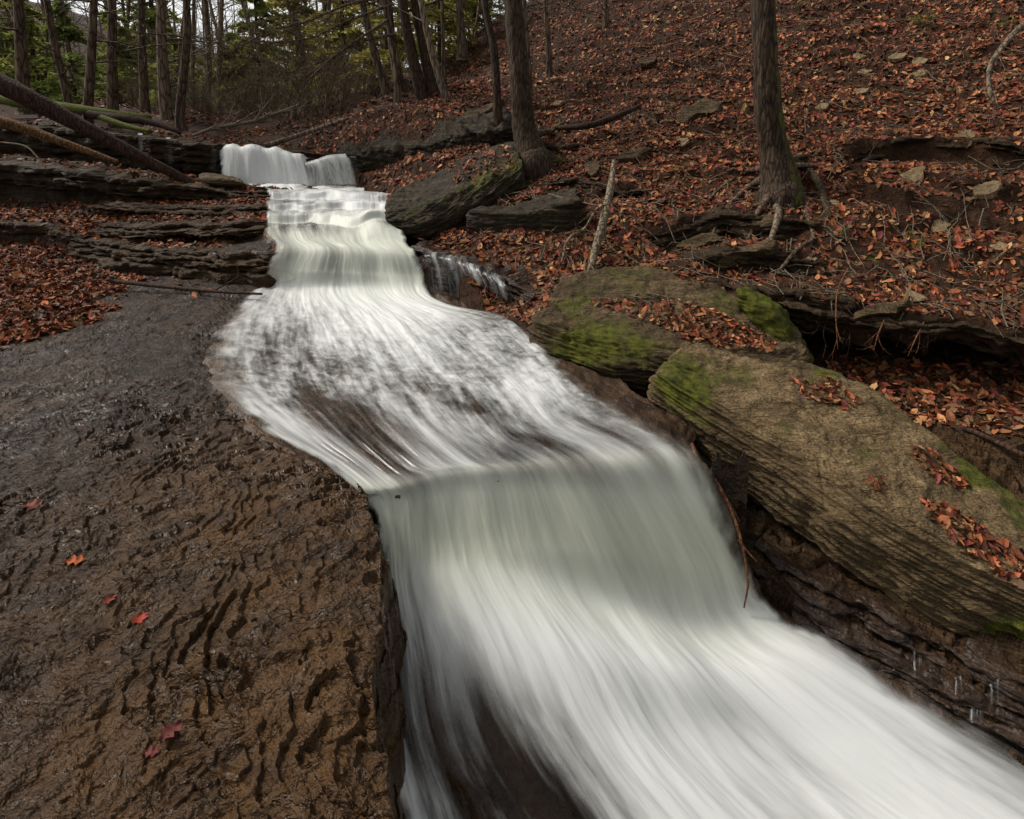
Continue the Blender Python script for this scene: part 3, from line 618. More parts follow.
def mossA(G, N):
    px, py = proj(G); m = .17+.18*sstep(760, 670, px)+.06*fbm(G[..., 0]*3, G[..., 1]*3, 0, 2)
    bk = np.interp(px, [700, 790, 860, 900, 975, 1024], [355, 355, 368, 402, 462, 525]); m += .30*sstep(26, 2, py-bk)*sstep(800, 850, px)
    m += .14*(N[..., 2] < .3)*sstep(900, 1000, px)
    return m-.06*(N[..., 2] < .3)*sstep(950, 900, px)+blobs(px, py, [(688, 384, 34, .30), (742, 374, 22, .24), (782, 430, 20, .25), (835, 400, 18, .2), (868, 455, 22, .22), (968, 478, 24, .38), (1005, 640, 30, .35), (700, 430, 20, .12), (925, 455, 16, .2), (820, 376, 16, .3)])
A_cols = dict(
 tuck=[PY(664,408,3.55), PY(716,462,3.4), PY(784,520,3.2), PY(862,570,3.0), PY(940,622,2.75), PY(1030,655,2.6), PY(1180,720,2.4)],
 fb=[PY(657,404,3.28), PY(706,456,3.05), PY(778,514,2.78), PY(858,572,2.5), PY(935,624,2.3), PY(1028,662,2.2), PY(1190,740,2.0)],
 fm=[PY(655,394,3.22), PY(710,428,2.98), PY(790,480,2.7), PY(868,534,2.45), PY(942,588,2.27), PY(1028,628,2.15), PY(1200,700,1.95)],
 rd=[PY(660,380,3.25), PY(722,397,3.02), PY(810,445,2.76), PY(884,494,2.5), PY(952,540,2.33), PY(1028,590,2.2), PY(1210,660,2.0)],
 tm=[PY(672,370,3.5), PY(740,378,3.35), PY(826,404,3.1), PY(892,440,2.85), PY(960,498,2.62), PY(1030,555,2.45), PY(1215,625,2.2)],
 bt=[PY(684,363,3.7), PY(740,358,3.7), PY(822,360,3.6), PY(880,384,3.4), PY(962,452,3.0), PY(1032,532,2.72), PY(1220,600,2.4)])
def under(r, dz, dy=0.1): return [p+np.array([.03, dy, dz]) for p in r]
CA = [A_cols[k] for k in ('tuck', 'fb', 'fm', 'rd', 'tm', 'bt')]+[under(A_cols['bt'], -.35, .12)]
def flatten(C, rows, k):
    pts = np.array([p for r in rows for p in C[r]]); c = pts.mean(0); n = np.linalg.svd(pts-c)[2][2]; n = n if n[2] > 0 else -n
    for r in rows: C[r] = [p-n*np.dot(p-c, n)*k for p in C[r]]
    return tuple(n)
CA = [[np.array(p) for p in r] for r in CA]; nA = flatten(CA, (3, 4, 5), .75)
bA, GA, NA = boulder('boulder', CA, M['boulder'], 'large tan sandstone slab tilting down beside the lower falls, leaves in its hollows', 280, 460, .024, .027, sn=nA, sper=.05, moss=mossA, front_dark_amt=.8, front_dark_hi=2.75)
def mossB(G, N):
    px, py = proj(G); m = .12+blobs(px, py, [(610, 340, 34, .26), (575, 350, 26, .24), (655, 352, 26, .22), (720, 300, 22, .2), (640, 300, 20, .14), (700, 368, 24, .2), (578, 300, 22, .22)])+.28*sstep(40, 0, np.hypot((px-625)*.45, py-272))+.14*sstep(610, 560, px)*(py > 300)+.14*sstep(90, 0, np.hypot(px-600, (py-350)*1.5))+.1*sstep(690, 720, px)
    return m
B_ = dict(
 tuck=[PY(548,362,4.2), PY(590,384,4.1), PY(640,392,4.05), PY(700,392,4.0), PY(780,385,4.0)],
 fb=[PY(538,350,3.98), PY(575,378,3.8), PY(640,392,3.68), PY(705,395,3.6), PY(795,388,3.6)],
 fm=[PY(534,338,3.95), PY(578,356,3.76), PY(642,368,3.62), PY(710,370,3.56), PY(800,372,3.58)],
 rd=[PY(541,322,4.0), PY(590,334,3.86), PY(655,344,3.72), PY(716,346,3.68), PY(800,350,3.75)],
 tm=[PY(558,302,4.25), PY(602,306,4.15), PY(665,316,4.0), PY(728,326,3.95), PY(790,338,4.0)],
 bt=[PY(568,284,4.6), PY(606,268,4.75), PY(656,265,4.75), PY(712,282,4.5), PY(768,318,4.2)])
CB = [B_[k] for k in ('tuck', 'fb', 'fm', 'rd', 'tm', 'bt')]+[under(B_['bt'], -.35)]
nB = flatten(CB, (3, 4, 5), .6)
bB, GB, NB = boulder('boulder', CB, M['boulder2'], 'brown layered boulder with moss and red leaves on top, under the pale leaning stick', 240, 340, .03, .03, sn=nB, sper=.055, moss=mossB, seed=9, front_dark_amt=.5, front_dark_hi=2.6)
def mossC(G, N):
    px, py = proj(G); return -.10+.34*sstep(28, 0, np.abs(py-(212-(px-410)*.45)))*(px > 405)+.1*(px > 470)
C_ = dict(
 tuck=[PY(398,236,6.2), PY(425,240,6.2), PY(455,234,6.3), PY(490,212,6.6), PY(530,190,6.9)],
 fb=[PY(391,226,5.95), PY(420,237,5.8), PY(452,232,5.85), PY(485,210,6.1), PY(520,188,6.4)],
 fm=[PY(388,215,5.95), PY(416,222,5.75), PY(450,215,5.8), PY(484,196,6.05), PY(520,176,6.4)],
 rd=[PY(390,203,6.05), PY(416,206,5.9), PY(448,196,5.95), PY(482,180,6.2), PY(518,165,6.5)],
 bt=[PY(402,190,6.6), PY(424,180,6.8), PY(448,166,7.0), PY(476,152,7.2), PY(512,142,7.3)])
CC = [C_[k] for k in ('tuck', 'fb', 'fm', 'rd', 'bt')]+[under(C_['bt'], -.4)]
bC, GC, NC = boulder('boulder', CC, M['boulder3'], 'tilted grey boulder with mossy front face pinching the stream at the middle falls', 160, 200, .035, .018, sn=(-.3, -.3, .9), sper=.07, moss=mossC, seed=19)
# long mossy ledge right of the top falls
D_ = dict(
 tuck=[PY(340,190,9.2), PY(380,192,9.0), PY(420,190,8.8), PY(460,180,8.6), PY(510,170,8.4)],
 fb=[PY(336,184,8.9), PY(375,178,8.7), PY(420,180,8.3), PY(460,172,8.0), PY(505,160,7.9)],
 rd=[PY(334,158,8.85), PY(375,150,8.6), PY(420,146,8.2), PY(460,134,7.9), PY(505,128,7.8)],
 bt=[PY(340,148,9.6), PY(380,134,9.6), PY(420,122,9.4), PY(460,112,9.0), PY(505,112,8.8)])
CD = [D_[k] for k in ('tuck', 'fb', 'rd', 'bt')]+[under(D_['bt'], -.5)]
bD, GD, ND = boulder('rock_outcrop', CD, M['boulder3'], 'long dark mossy rock outcrop just right of the uppermost waterfall', 140, 240, .09, .03, sn=(0, -.1, 1), sper=.12, moss=lambda G, N: .0+.14*sstep(.3, .8, np.abs(N[..., 2])), seed=29, cat='rock')
E_ = dict(
 tuck=[PY(480,238,6.0), PY(510,240,5.9), PY(545,240,5.8), PY(580,226,5.8)],
 fb=[PY(474,228,5.75), PY(508,236,5.6), PY(545,238,5.5), PY(578,222,5.5)],
 rd=[PY(472,212,5.75), PY(508,214,5.6), PY(545,208,5.5), PY(578,200,5.5)],
 bt=[PY(476,205,6.2), PY(510,203,6.2), PY(545,196,6.1), PY(574,190,6.1)])
boulder('boulder', [E_[k] for k in ('tuck', 'fb', 'rd', 'bt')]+[under(E_['bt'], -.4)], M['boulder3'], 'dark blocky rock set into the bank right of the tilted grey boulder', 100, 130, .04, .02, moss=lambda G, N: -.05+.2*(N[..., 2] > .5), seed=39)
# mossy wedge between boulders
F_ = dict(
 tuck=[PY(742,308,4.2), PY(770,340,4.05), PY(800,375,3.95)],
 fb=[PY(738,300,4.1), PY(765,335,3.95), PY(792,372,3.85)],
 rd=[PY(740,289,4.1), PY(772,313,3.95), PY(800,358,3.8)],
 bt=[PY(750,287,4.25), PY(782,311,4.15), PY(813,358,4.0)])
boulder('rock', [F_[k] for k in ('tuck', 'fb', 'rd', 'bt')]+[under(F_['bt'], -.2, 0)], M['boulder'], 'narrow rock wedge thick with bright green moss between the two big boulders', 80, 120, .03, .004, moss=lambda G, N: np.full(G.shape[:2], .75), seed=49, cat='mossy rock', sharp=False)
# flat small slab below the top falls
S_ = dict(
 tuck=[PY(200,188,8.4), PY(218,190,8.2), PY(240,190,8.2)],
 fb=[PY(198,182,8.0), PY(218,184,7.9), PY(241,186,7.9)],
 rd=[PY(199,178,8.0), PY(218,178,7.9), PY(240,182,7.9)],
 bt=[PY(202,174,8.3), PY(218,174,8.3), PY(238,178,8.2)])
boulder('rock', [S_[k] for k in ('tuck', 'fb', 'rd', 'bt')]+[under(S_['bt'], -.1)], M['boulder2'], 'small flat mossy rock at the left foot of the top waterfall', 60, 80, .02, .01, moss=lambda G, N: np.full(G.shape[:2], .15), seed=59, cat='rock')

def hill_rock(px, py, w, h, mat, label, moss=.1, seed=0, group=None, flat=.5, name='stone', pointed=False, tilt=(-.3, -.55, .78), rot=0):
    c = hill_pt(px, py); d = c[1]
    R = w/FP*d/2; n = np.array(tilt); n = n/np.linalg.norm(n)
    t1 = np.cross([0, 1, .2], n); t1 /= np.linalg.norm(t1); t1 = t1 if t1[0] > 0 else -t1; t2 = np.cross(n, t1)
    k = 3 if pointed else 5+seed % 3; r_ = random.Random(seed)
    ang = sorted(rot+2*math.pi*(i+r_.uniform(-.22, .22))/k for i in range(k))
    cor = [(math.cos(a)*r_.uniform(.8, 1.15), math.sin(a)*r_.uniform(.8, 1.15)) for a in ang]
    nseg = 10; ring = []
    for i in range(k):
        for s in range(nseg):
            f = s/nseg; a, b = cor[i], cor[(i+1) % k]; ring.append((a[0]*(1-f)+b[0]*f, a[1]*(1-f)+b[1]*f))
    ring = np.array(ring); hh = h/w
    rows = []
    th = flat*R*.5
    for s, zz in ((0.02, 1), (.35, 1), (.7, 1), (.95, .95), (1, .75), (1.0, -.6), (.85, -1), (.02, -1)):
        P = c+(ring[:, :1]*s*R)*t1+(ring[:, 1:]*s*R*hh*1.35)*t2+n*(zz*th+.25*th); rows.append(P)
    G = np.array(rows); G = lin(G, 30); x, y, z = G[..., 0]*12/ (R*20+.3), G[..., 1]*12/(R*20+.3), G[..., 2]*12/(R*20+.3)
    G = G+n*(R*.16*fbm(x*1.5+seed, y*1.5, z*3, 4)+R*.05*saw((G@n)/(R*.12), .3))[..., None]+t1*(R*.20*fbm(x, y+seed+5, z*3, 4))[..., None]+t2*(R*.20*fbm(x+9, y+seed, z*3, 4))[..., None]
    return tag(mesh(name, G.reshape(-1, 3), grid_faces(30, len(ring), 0, True), mat, attrs={'moss': np.full(G.shape[0]*G.shape[1], moss)}, base=tuple(c)), label, 'stone' if name == 'stone' else 'rock', group)
gs = 'loose pale stones on the leafy hillside'
for i, (px, py, w, h, ms, pt, lab) in enumerate([
    (914, 180, 34, 22, -.2, True, 'tan wedge-shaped stone pointing down on bare soil below the long dark undercut'),
    (986, 192, 30, 12, -.2, False, 'flat pale stone near the right edge, level with the tan wedge-shaped stone'),
    (937, 228, 26, 12, -.2, False, 'flat tan rectangular stone midway down the bare earth bank'),
    (998, 255, 18, 9, -.2, False, 'small tan stone low on the bare bank close to the right edge'),
    (912, 302, 30, 22, -.2, True, 'upright tan triangular stone poking out at the bank lip above the dark cave'),
    (810, 267, 14, 7, .1, False, 'small tan stone beside the roots low on the bank'),
    (833, 204, 12, 9, -.1, False, 'small orange tan stone next to the thick root of the near tree'),
    (966, 138, 18, 10, .25, False, 'yellowish mossy stone just above the long dark undercut'),
    (898, 61, 16, 9, .2, False, 'yellow mossy stone, left one of the close pair high on the slope'),
    (919, 64, 14, 10, .22, False, 'yellow green stone, right one of the close pair high on the slope'),
    (921, 76, 16, 8, -.1, False, 'pale stone directly below the close mossy pair'),
    (864, 74, 13, 8, -.1, False, 'pale stone upslope of two others right of the near trunk'),
    (860, 93, 15, 8, -.1, False, 'pale stone lying in a greenish patch midway up the slope'),
    (823, 108, 13, 7, -.1, False, 'lone pale stone nearest the trunk on the right slope'),
    (860, 57, 10, 9, .2, False, 'small greenish stone highest of the column right of the near trunk'),
    (682, 146, 16, 8, .22, False, 'flat yellow mossy stone upslope of the small fern'),
    (558, 106, 12, 7, .2, False, 'small mossy stone upslope from the roots of the tree above the boulder')]):
    hill_rock(px, py, w, h, M['palestone'], lab, ms, i+3, gs, pointed=pt, rot=(-math.pi/2 if i != 4 else math.pi/2))
gr = 'dark rocks bedded in the leafy hillside'
for i, (px, py, w, h, ms, lab) in enumerate([
    (700, 114, 46, 22, .1, 'large dark rock with mossy right end in the leaves left of the near trunk'),
    (647, 63, 20, 10, .05, 'small dark mossy rock high in the leaves at the middle of the slope'),
    (634, 158, 34, 10, .05, 'long dark rock slab just above the pale leaning stick'),
    (592, 170, 16, 20, .1, 'upright dark rock left of the top of the pale stick'),
    (480, 118, 40, 12, .1, 'dark flat rock behind the tilted boulder beside the thin trunks'),
    (760, 330-96, 60, 14, .0, 'dark layered rock under the hanging roots of the near tree'),
    (700, 245, 56, 12, .0, 'dark thin rock layer left of the hanging roots'),
    (745, 262, 80, 12, .02, 'dark long rock layer just above the bright mossy wedge'),
    (880, 322, 60, 12, .1, 'rock layer at the bank lip over the dark cave')]):
    hill_rock(px, py, w, h, M['boulder2'], lab, ms-.12, i+31, gr, flat=.5, name='rock', tilt=(-.25, -.5, .85))

# ------------------------------------------------------------------ leaves
PAL_RED = 1.55*np.array([(.21, .065, .03), (.15, .042, .022), (.27, .105, .05), (.10, .034, .02), (.36, .18, .09), (.06, .025, .015), (.24, .07, .035), (.13, .03, .03), (.13, .075, .042), (.085, .05, .03), (.19, .11, .06)])
PAL_OR = 1.3*np.array([(.27, .085, .03), (.18, .05, .024), (.33, .13, .05), (.11, .035, .02), (.06, .022, .013), (.28, .075, .03), (.14, .08, .045), (.08, .045, .028)])
def leaves(name, P, N, size, pal, mat=None, kind='stuff', parent=None, base=None, lift=.006, tilt=.45, label=None, cat=None):
    n = len(P)
    L = size*(.45+1.15*rng.random(n)**1.5); Wd = L*(.35+.25*rng.random(n)); a = rng.random(n)*2*np.pi
    N = N+rng.normal(size=(n, 3))*tilt; N /= np.linalg.norm(N, axis=1)[:, None]
    r = np.stack([np.cos(a), np.sin(a), 0*a], 1); T = np.cross(N, r); T /= np.linalg.norm(T, axis=1)[:, None]+1e-9; B = np.cross(N, T)
    cu = (rng.random(n)-.35)*.5; fo = (rng.random(n)-.3)*.35
    ts = [(-.5, 0), (-.2, .9), (.22, .8), (.5, 0), (.22, -.8), (-.2, -.9), (0.0, 0)]
    V = []
    for (t, s) in ts:
        jit = 1+.25*(rng.random(n)-.5)
        z = cu*L*(t*t*2)+fo*Wd*abs(s)
        V.append(P+T*(t*L*jit)[:, None]+B*(s*Wd*.5*jit)[:, None]+N*(z+lift+rng.random(n)*lift)[:, None])
    V = np.stack(V, 1).reshape(-1, 3); b = (np.arange(n)*7)[:, None]
    F = np.concatenate([b+np.array([0, 1, 6])*1, b+np.array([1, 2, 6]), b+np.array([2, 3, 6]), b+np.array([3, 4, 6]), b+np.array([4, 5, 6]), b+np.array([5, 0, 6])])
    c = np.clip(pal[rng.integers(0, len(pal), n)]*(.3+1.1*rng.random((n, 1))**1.3)*(1+.35*fbm(P[:, 0]*1.5, P[:, 1]*1.5, 3., 3))[:, None], 0, .6)
    c = c*np.array([1.0, .90, .74])
    o = mesh(name, V, F, mat or M['leaf'], parent, base, False, colour=np.repeat(c, 7, 0))
    if parent is None: tag(o, label, cat, kind=kind)
    elif kind: o['kind'] = kind
    return o
def surf_n(f, x, y, e=.03):
    zx = (f(x+e, y)-f(x-e, y))/(2*e); zy = (f(x, y+e)-f(x, y-e))/(2*e)
    n = np.stack([-zx, -zy, np.ones_like(zx)], -1); return n/np.linalg.norm(n, axis=-1, keepdims=True)
# hillside carpet
n = 130000
pxs = rng.uniform(300, 1350, n); y0 = np.interp(pxs, *HY0)+.03; y = y0*(17/y0)**(rng.random(n)**.85); x = (pxs-512)/FP*y
z = hill_z(x, y); P = np.stack([x, y, z], 1); qx, qy = proj(P)
bare = poly_in(qx, qy, [(780, 190), (1200, 150), (1200, 345), (800, 330), (700, 300), (640, 235), (700, 180)])
bl = np.where(bare, .45+.5*(fbm(x*2, y*2, 3., 3) > .15), .93)
bl = np.where(qx < 430, .5, bl)
keep = (rng.random(n) > hill_cut(x, y)[1]*.88) & (rng.random(n) < bl-.25*(fbm(x*1.6, y*1.6, 8., 3) < -.45))
x, y, z, P = x[keep], y[keep], z[keep], P[keep]
leaves('fallen_leaves', P, surf_n(hill_base, x, y, .2), .07, PAL_RED, label='carpet of red brown fallen leaves over the steep right hillside', cat='leaves')
# left patch
LEAFPOLY = [(-700, 175), (60, 178), (110, 200), (150, 205), (170, 222), (120, 232), (140, 250), (135, 275), (100, 300), (96, 318), (60, 330), (20, 345), (0, 352), (-700, 450)]
n = 60000
y = 3.2*(9/3.2)**rng.random(n); u = rng.uniform(-1.35, -.4, n); x = u*y; z = left_z(x, y); P = np.stack([x, y, z], 1); qx, qy = proj(P)
w = 12*fbm(x*2.5, y*2.5, 2., 3)
k = poly_in(qx+w*1.5, qy+w*.6, LEAFPOLY) | ((rng.random(n) < .03) & (qx < 210) & (qy < 300)) | ((qy < 205) & (qx < 200) & (rng.random(n) < .25))
x, y, P = x[k], y[k], P[k]
leaves('fallen_leaves', P, surf_n(left_z, x, y), .07, PAL_OR, label='patch of orange brown leaves on the left rock shelf', cat='leaves')
TP = np.concatenate([a for a, b in TOPS]); TN = np.concatenate([b for a, b in TOPS]); kk = np.where((TN[:, 2] > .6) & ((TP[:, 0] < -3.2-.6*fbm(TP[:, 0], TP[:, 1], 3., 2)) | (rng.random(len(TP)) < .10)))[0]
ii = kk[rng.integers(0, len(kk), 11000)]; ii = ii[fbm(TP[ii, 0]*1.2, TP[ii, 1]*1.2, 6., 3)+.25*(TP[ii, 1] < 7.3) > -.22]
leaves('fallen_leaves', TP[ii]+rng.normal(size=(len(ii), 3))*[.05, .05, .004], TN[ii], .065, PAL_OR, label='scattered leaves lying on the tops of the left rock ledges', cat='leaves')
# leaves above the ledge
n = 14000
y = rng.uniform(8.9, 13.5, n); x = rng.uniform(-1.3, -.25, n)*y; z = left_z(x, y); P = np.stack([x, y, z], 1)
k = fbm(x*1.3, y*1.3, 4., 3) > -.05; leaves('fallen_leaves', P[k], surf_n(left_z, x[k], y[k]), .08, PAL_OR, label='leaf litter on the mossy ground above the left ledge', cat='leaves')
# leaves behind the large slab
n = 9000
y = rng.uniform(3.0, 5.0, n); x = rng.uniform(.5, 1.4, n)*y; z = bank_z(x, y); P = np.stack([x, y, z], 1); qx, qy = proj(P)
k = poly_in(qx, qy+5*fbm(x*3, y*3, 1., 2), [(820, 360), (1400, 380), (1400, 445), (1024, 437), (960, 430), (890, 412)]) & (rng.random(n) < .9)
leaves('fallen_leaves', P[k], surf_n(bank_z, x[k], y[k]), .07, PAL_RED, label='red leaves drifted on the floor under the cave behind the large slab', cat='leaves')
def on_boulder(o, G, N, polys, n, size, pal=PAL_RED, dens=1.0):
    px, py = proj(G); m = np.zeros(px.shape, bool)
    w = 7*fbm(G[..., 0]*9, G[..., 1]*9, 1., 3)
    for q in polys: m |= poly_in(px+w, py+w*.6, q)
    Nn = np.where(N[..., 2:3] < 0, -N, N); m &= (Nn[..., 2] > .35)
    idx = np.argwhere(m)
    if len(idx) == 0: return
    # keep only the visible upper side
    s = idx[rng.integers(0, len(idx), n)]; P = G[s[:, 0], s[:, 1]]+rng.normal(size=(n, 3))*.006
    leaves('leaf_litter', P, Nn[s[:, 0], s[:, 1]], size, pal, parent=o, kind='stuff', lift=.008)
on_boulder(bA, GA, NA, [[(790, 384), (830, 378), (858, 402), (842, 410), (800, 398)], [(902, 440), (930, 452), (975, 488), (950, 490), (915, 465)], [(920, 502), (950, 505), (1000, 545), (1060, 570), (1060, 600), (1005, 578), (955, 545)], [(864, 480), (880, 478), (884, 490), (868, 492)]], 900, .05)
on_boulder(bB, GB, NB, [[(590, 303), (660, 296), (700, 304), (762, 332), (772, 350), (700, 344), (650, 322)], [(655, 262), (720, 270), (735, 290), (690, 285)]], 1100, .055)
on_boulder(bC, GC, NC, [[(450, 165), (480, 150), (510, 145), (515, 165), (480, 178), (455, 185)]], 300, .06)
# single leaves lying on the wet shelf
def one_leaf(px, py, size, c, rot, label, group=None):
    p = PZ(px, py, 0); p[2] = float(left_z(np.array([p[0]]), np.array([p[1]]))[0])+.004
    t = np.linspace(0, 1, 13); w = np.abs(np.sin(t*np.pi))**.7*(.32+.13*np.cos(t*19))*size
    ca, sa = math.cos(rot), math.sin(rot); rows = []
    for k, s in enumerate((-1, -.5, 0, .5, 1)):
        X = (t-.5)*size; Y = w*s; Z = .10*size*(s*s)*1.2+.06*size*np.sin(t*5)
        rows.append(np.stack([p[0]+X*ca-Y*sa, p[1]+X*sa+Y*ca, p[2]+Z], 1))
    G = np.array(rows)
    root = mesh('leaf', G.reshape(-1, 3), grid_faces(5, 13), M['leaf'], base=tuple(p), colour=np.tile(np.array(c)*1.0, (65, 1)))
    return tag(root, label, 'leaf', group)
one_leaf(76, 567, .068, (.42, .11, .035), .3, 'bright orange leaf lying alone on the wet foreground rock', 'single leaves on the wet rock')
one_leaf(34, 513, .085, (.16, .05, .03), -.2, 'rust red leaf on the rock nearest the left edge', 'single leaves on the wet rock')
one_leaf(141, 624, .060, (.30, .035, .02), 2.1, 'vivid red curled leaf below the orange one on the rock', 'single leaves on the wet rock')
one_leaf(111, 606, .05, (.18, .03, .02), 1.8, 'small dark red leaf between the orange leaf and the vivid red one', 'single leaves on the wet rock')
one_leaf(172, 740, .062, (.12, .03, .028), 1.2, 'maroon leaf lowest on the foreground rock', 'single leaves on the wet rock')
one_leaf(152, 757, .04, (.16, .04, .035), .2, 'tiny maroon leaf piece just below left of the lowest leaf', 'single leaves on the wet rock')

# ------------------------------------------------------------------ trees
def branchlet(mb, p, d, L, r, depth, rnd, droop=0.0, sides=4, kids=3, wig=.25, spread=.9):
    n = 5; P = [np.array(p, float)]; d = np.array(d, float)
    for i in range(n):
        d = d+np.array([rnd.gauss(0, wig), rnd.gauss(0, wig), rnd.gauss(0, wig)-droop])*.45; d /= np.linalg.norm(d); P.append(P[-1]+d*L/n)
    mb.tube(P, np.linspace(r, r*.35, n+1), sides, cap=False)
    if depth > 0:
        for k in range(kids):
            i = rnd.randint(1, n); q = P[i]; dd = P[i]-P[i-1]; dd /= np.linalg.norm(dd)
            e = dd+np.array([rnd.gauss(0, spread), rnd.gauss(0, spread), rnd.gauss(0, spread)*.7+.05]); e /= np.linalg.norm(e)
            branchlet(mb, q, e, L*rnd.uniform(.4, .7), r*.5, depth-1, rnd, droop, 3, kids, wig, spread)
def tree_path(pts, Y, top=8.5):
    P = [PY(a, b, Y) for a, b in pts]; d = P[0]-P[1]; d = d/np.linalg.norm(d)
    if d[2] < .3: d[2] = .6
    k = (top-P[0][2])/d[2]; up = P[0]+np.array([d[0]*k*.5, d[1]*k, d[2]*k])
    mid = P[0]*.5+up*.5+np.array([d[0]*k*.1, 0, 0])
    return [up, mid]+P
def tree(pts, Y, w, label, mat='bark_far', seed=0, branches=6, group=None, name='tree', sides=9, moss=0, sink=.35, bl=1.3, lowz=2.2, crown=True):
    rnd = random.Random(seed); path = tree_path(pts, Y); w *= .86; r0 = w/FP*Y/2
    base = path[-1].copy(); low = base+np.array([0, 0, -sink])
    t = empty(name, base, label, 'tree', group)
    P = np.array(path+[low]); R = np.r_[r0*.35, r0*.7, np.linspace(.92, 1.1, len(pts)-1)*r0, r0*1.35, r0*1.9] if len(pts) > 1 else None
    mb = MB(); mb.tube(P[::-1], R[::-1], sides, res=26, bump=.10, bf=5); mb.A = [np.full(len(a), moss) for a in mb.A]
    mb.build('trunk', M[mat], t)
    if crown:
        Pd = crom(P, 60)
        for k in range(branches):
            q = Pd[rnd.randint(6, 44)]; c = MB()
            if q[2] < lowz: continue
            a = rnd.uniform(0, 2*math.pi); d = np.array([math.cos(a), math.sin(a), rnd.uniform(.0, .6)])
            branchlet(c, q, d, bl*rnd.uniform(.6, 1.3), r0*.28, 2, rnd)
            c.build('branch', M[mat], t)
    return t
gt = 'bare trees standing in the woods beyond the top falls'
L_ = [  # pts(top->base), Y, width px, label
 ([(18,-5),(21,45),(24,95)], 10.6, 10.5, 'straight brown trunk at the far upper left corner', 'bark_far'),
 ([(46,-5),(55,45),(67,95)], 11.5, 6.5, 'slim trunk leaning left, second from the upper left corner', 'bark_far'),
 ([(94,-5),(91,60),(88,116)], 9.6, 8, 'dark trunk rising from behind the mossy log, third from the left', 'bark_far'),
 ([(112,-5),(112,50),(113,110)], 10.2, 9, 'upright trunk with flared mossy foot right beside the dark third trunk', 'bark_far'),
 ([(141,-5),(142,50),(145,104)], 12.0, 7.5, 'reddish trunk between the flared one and the wide grey one', 'bark_far'),
 ([(161,-5),(162,50),(166,112)], 11.2, 10, 'wide pale grey trunk left of the forked dark tree', 'bark_pale'),
 ([(186,-5),(187,35),(180,112)], 10.4, 7.5, 'dark forked tree left of the top waterfall', 'bark_far'),
 ([(205,-5),(209,60),(207,118)], 14.5, 5, 'thin grey brown trunk right of the forked dark tree', 'bark_far'),
 ([(222,-5),(219,60),(221,120)], 15.5, 5, 'thin upright trunk above the left end of the top waterfall', 'bark_pale'),
 ([(240,-5),(262,60),(292,104)], 13.0, 4, 'thin pale trunk slanting steeply down right behind the waterfall', 'bark_pale'),
 ([(285,-5),(300,40),(308,100)], 15.5, 5, 'dark slim trunk in the gap above the waterfall middle', 'bark_far'),
 ([(330,-5),(326,50),(330,105)], 16.0, 5, 'slim brown trunk left of the leaning group over the outcrop', 'bark_far'),
 ([(361,-5),(375,55),(390,103)], 10.6, 8, 'dark trunk leaning left, first of the group over the mossy outcrop', 'bark_far'),
 ([(388,-5),(393,50),(404,101)], 10.3, 9, 'dark trunk leaning left, second of the group over the mossy outcrop', 'bark_far'),
 ([(402,-5),(410,45),(421,95)], 10.0, 11, 'thick trunk, left half of the twin pair over the mossy outcrop', 'bark'),
 ([(414,-5),(424,45),(433,90)], 10.1, 12, 'thick dark trunk, right half of the twin pair over the mossy outcrop', 'bark'),
 ([(420,-5),(434,60),(450,112)], 9.4, 7, 'pale greenish trunk slanting right of the twin pair', 'bark_pale'),
 ([(442,-5),(443,35),(444,78)], 10.2, 4, 'very thin straight dark trunk right of the slanting pale one', 'bark_far'),
 ([(459,-5),(460,15),(462,45)], 13.5, 8, 'dark trunk at the top edge of the slope right of the twin pair', 'bark_far'),
 ([(484,-5),(494,50),(498,120)], 7.9, 8, 'rough thin trunk just left of the tree with the mossy root', 'bark'),
 ([(524,-5),(527,40),(529,74)], 9.5, 5, 'thin sapling rising right behind the tree with the mossy root', 'bark_far'),
 ([(545,-5),(547,25),(549,56)], 10.2, 5, 'thin black sapling on the slope, second right of the rooted tree', 'bark_far'),
 ([(605,-8),(606,8),(606,22)], 11.5, 5, 'short visible thin stem alone at the top edge of the leafy slope', 'bark_far')]
for i, (pts, Y, w, lab, mt) in enumerate(L_):
    tree(pts, Y, w, lab, mt, seed=i+5, branches=7 if i < 12 else 5, group=gt, moss=.12 if i in (3, 16) else 0, lowz=1.9 if pts[-1][0] < 350 else 3.0)
# thin woods behind, each its own tree
rnd = random.Random(5)
for i in range(26):
    Y = rnd.uniform(14, 27); px = rnd.uniform(-60, 520) if i > 5 else rnd.uniform(520, 640); le = rnd.gauss(0, 12)
    by = 112-rnd.random()*8 if px < 360 else max(10, 112-(px-360)*.55)
    tree([(px-le, -5), (px-le*.4, by*.5), (px, by)], Y, rnd.uniform(2.0, 4.5), 'slender bare tree far back in the woods', rnd.choice(['bark_far', 'bark_pale', 'bark_pale']), seed=i+90, branches=12, group='slender trees far back in the woods', lowz=1.8, sink=1.0, bl=1.8, sides=5)

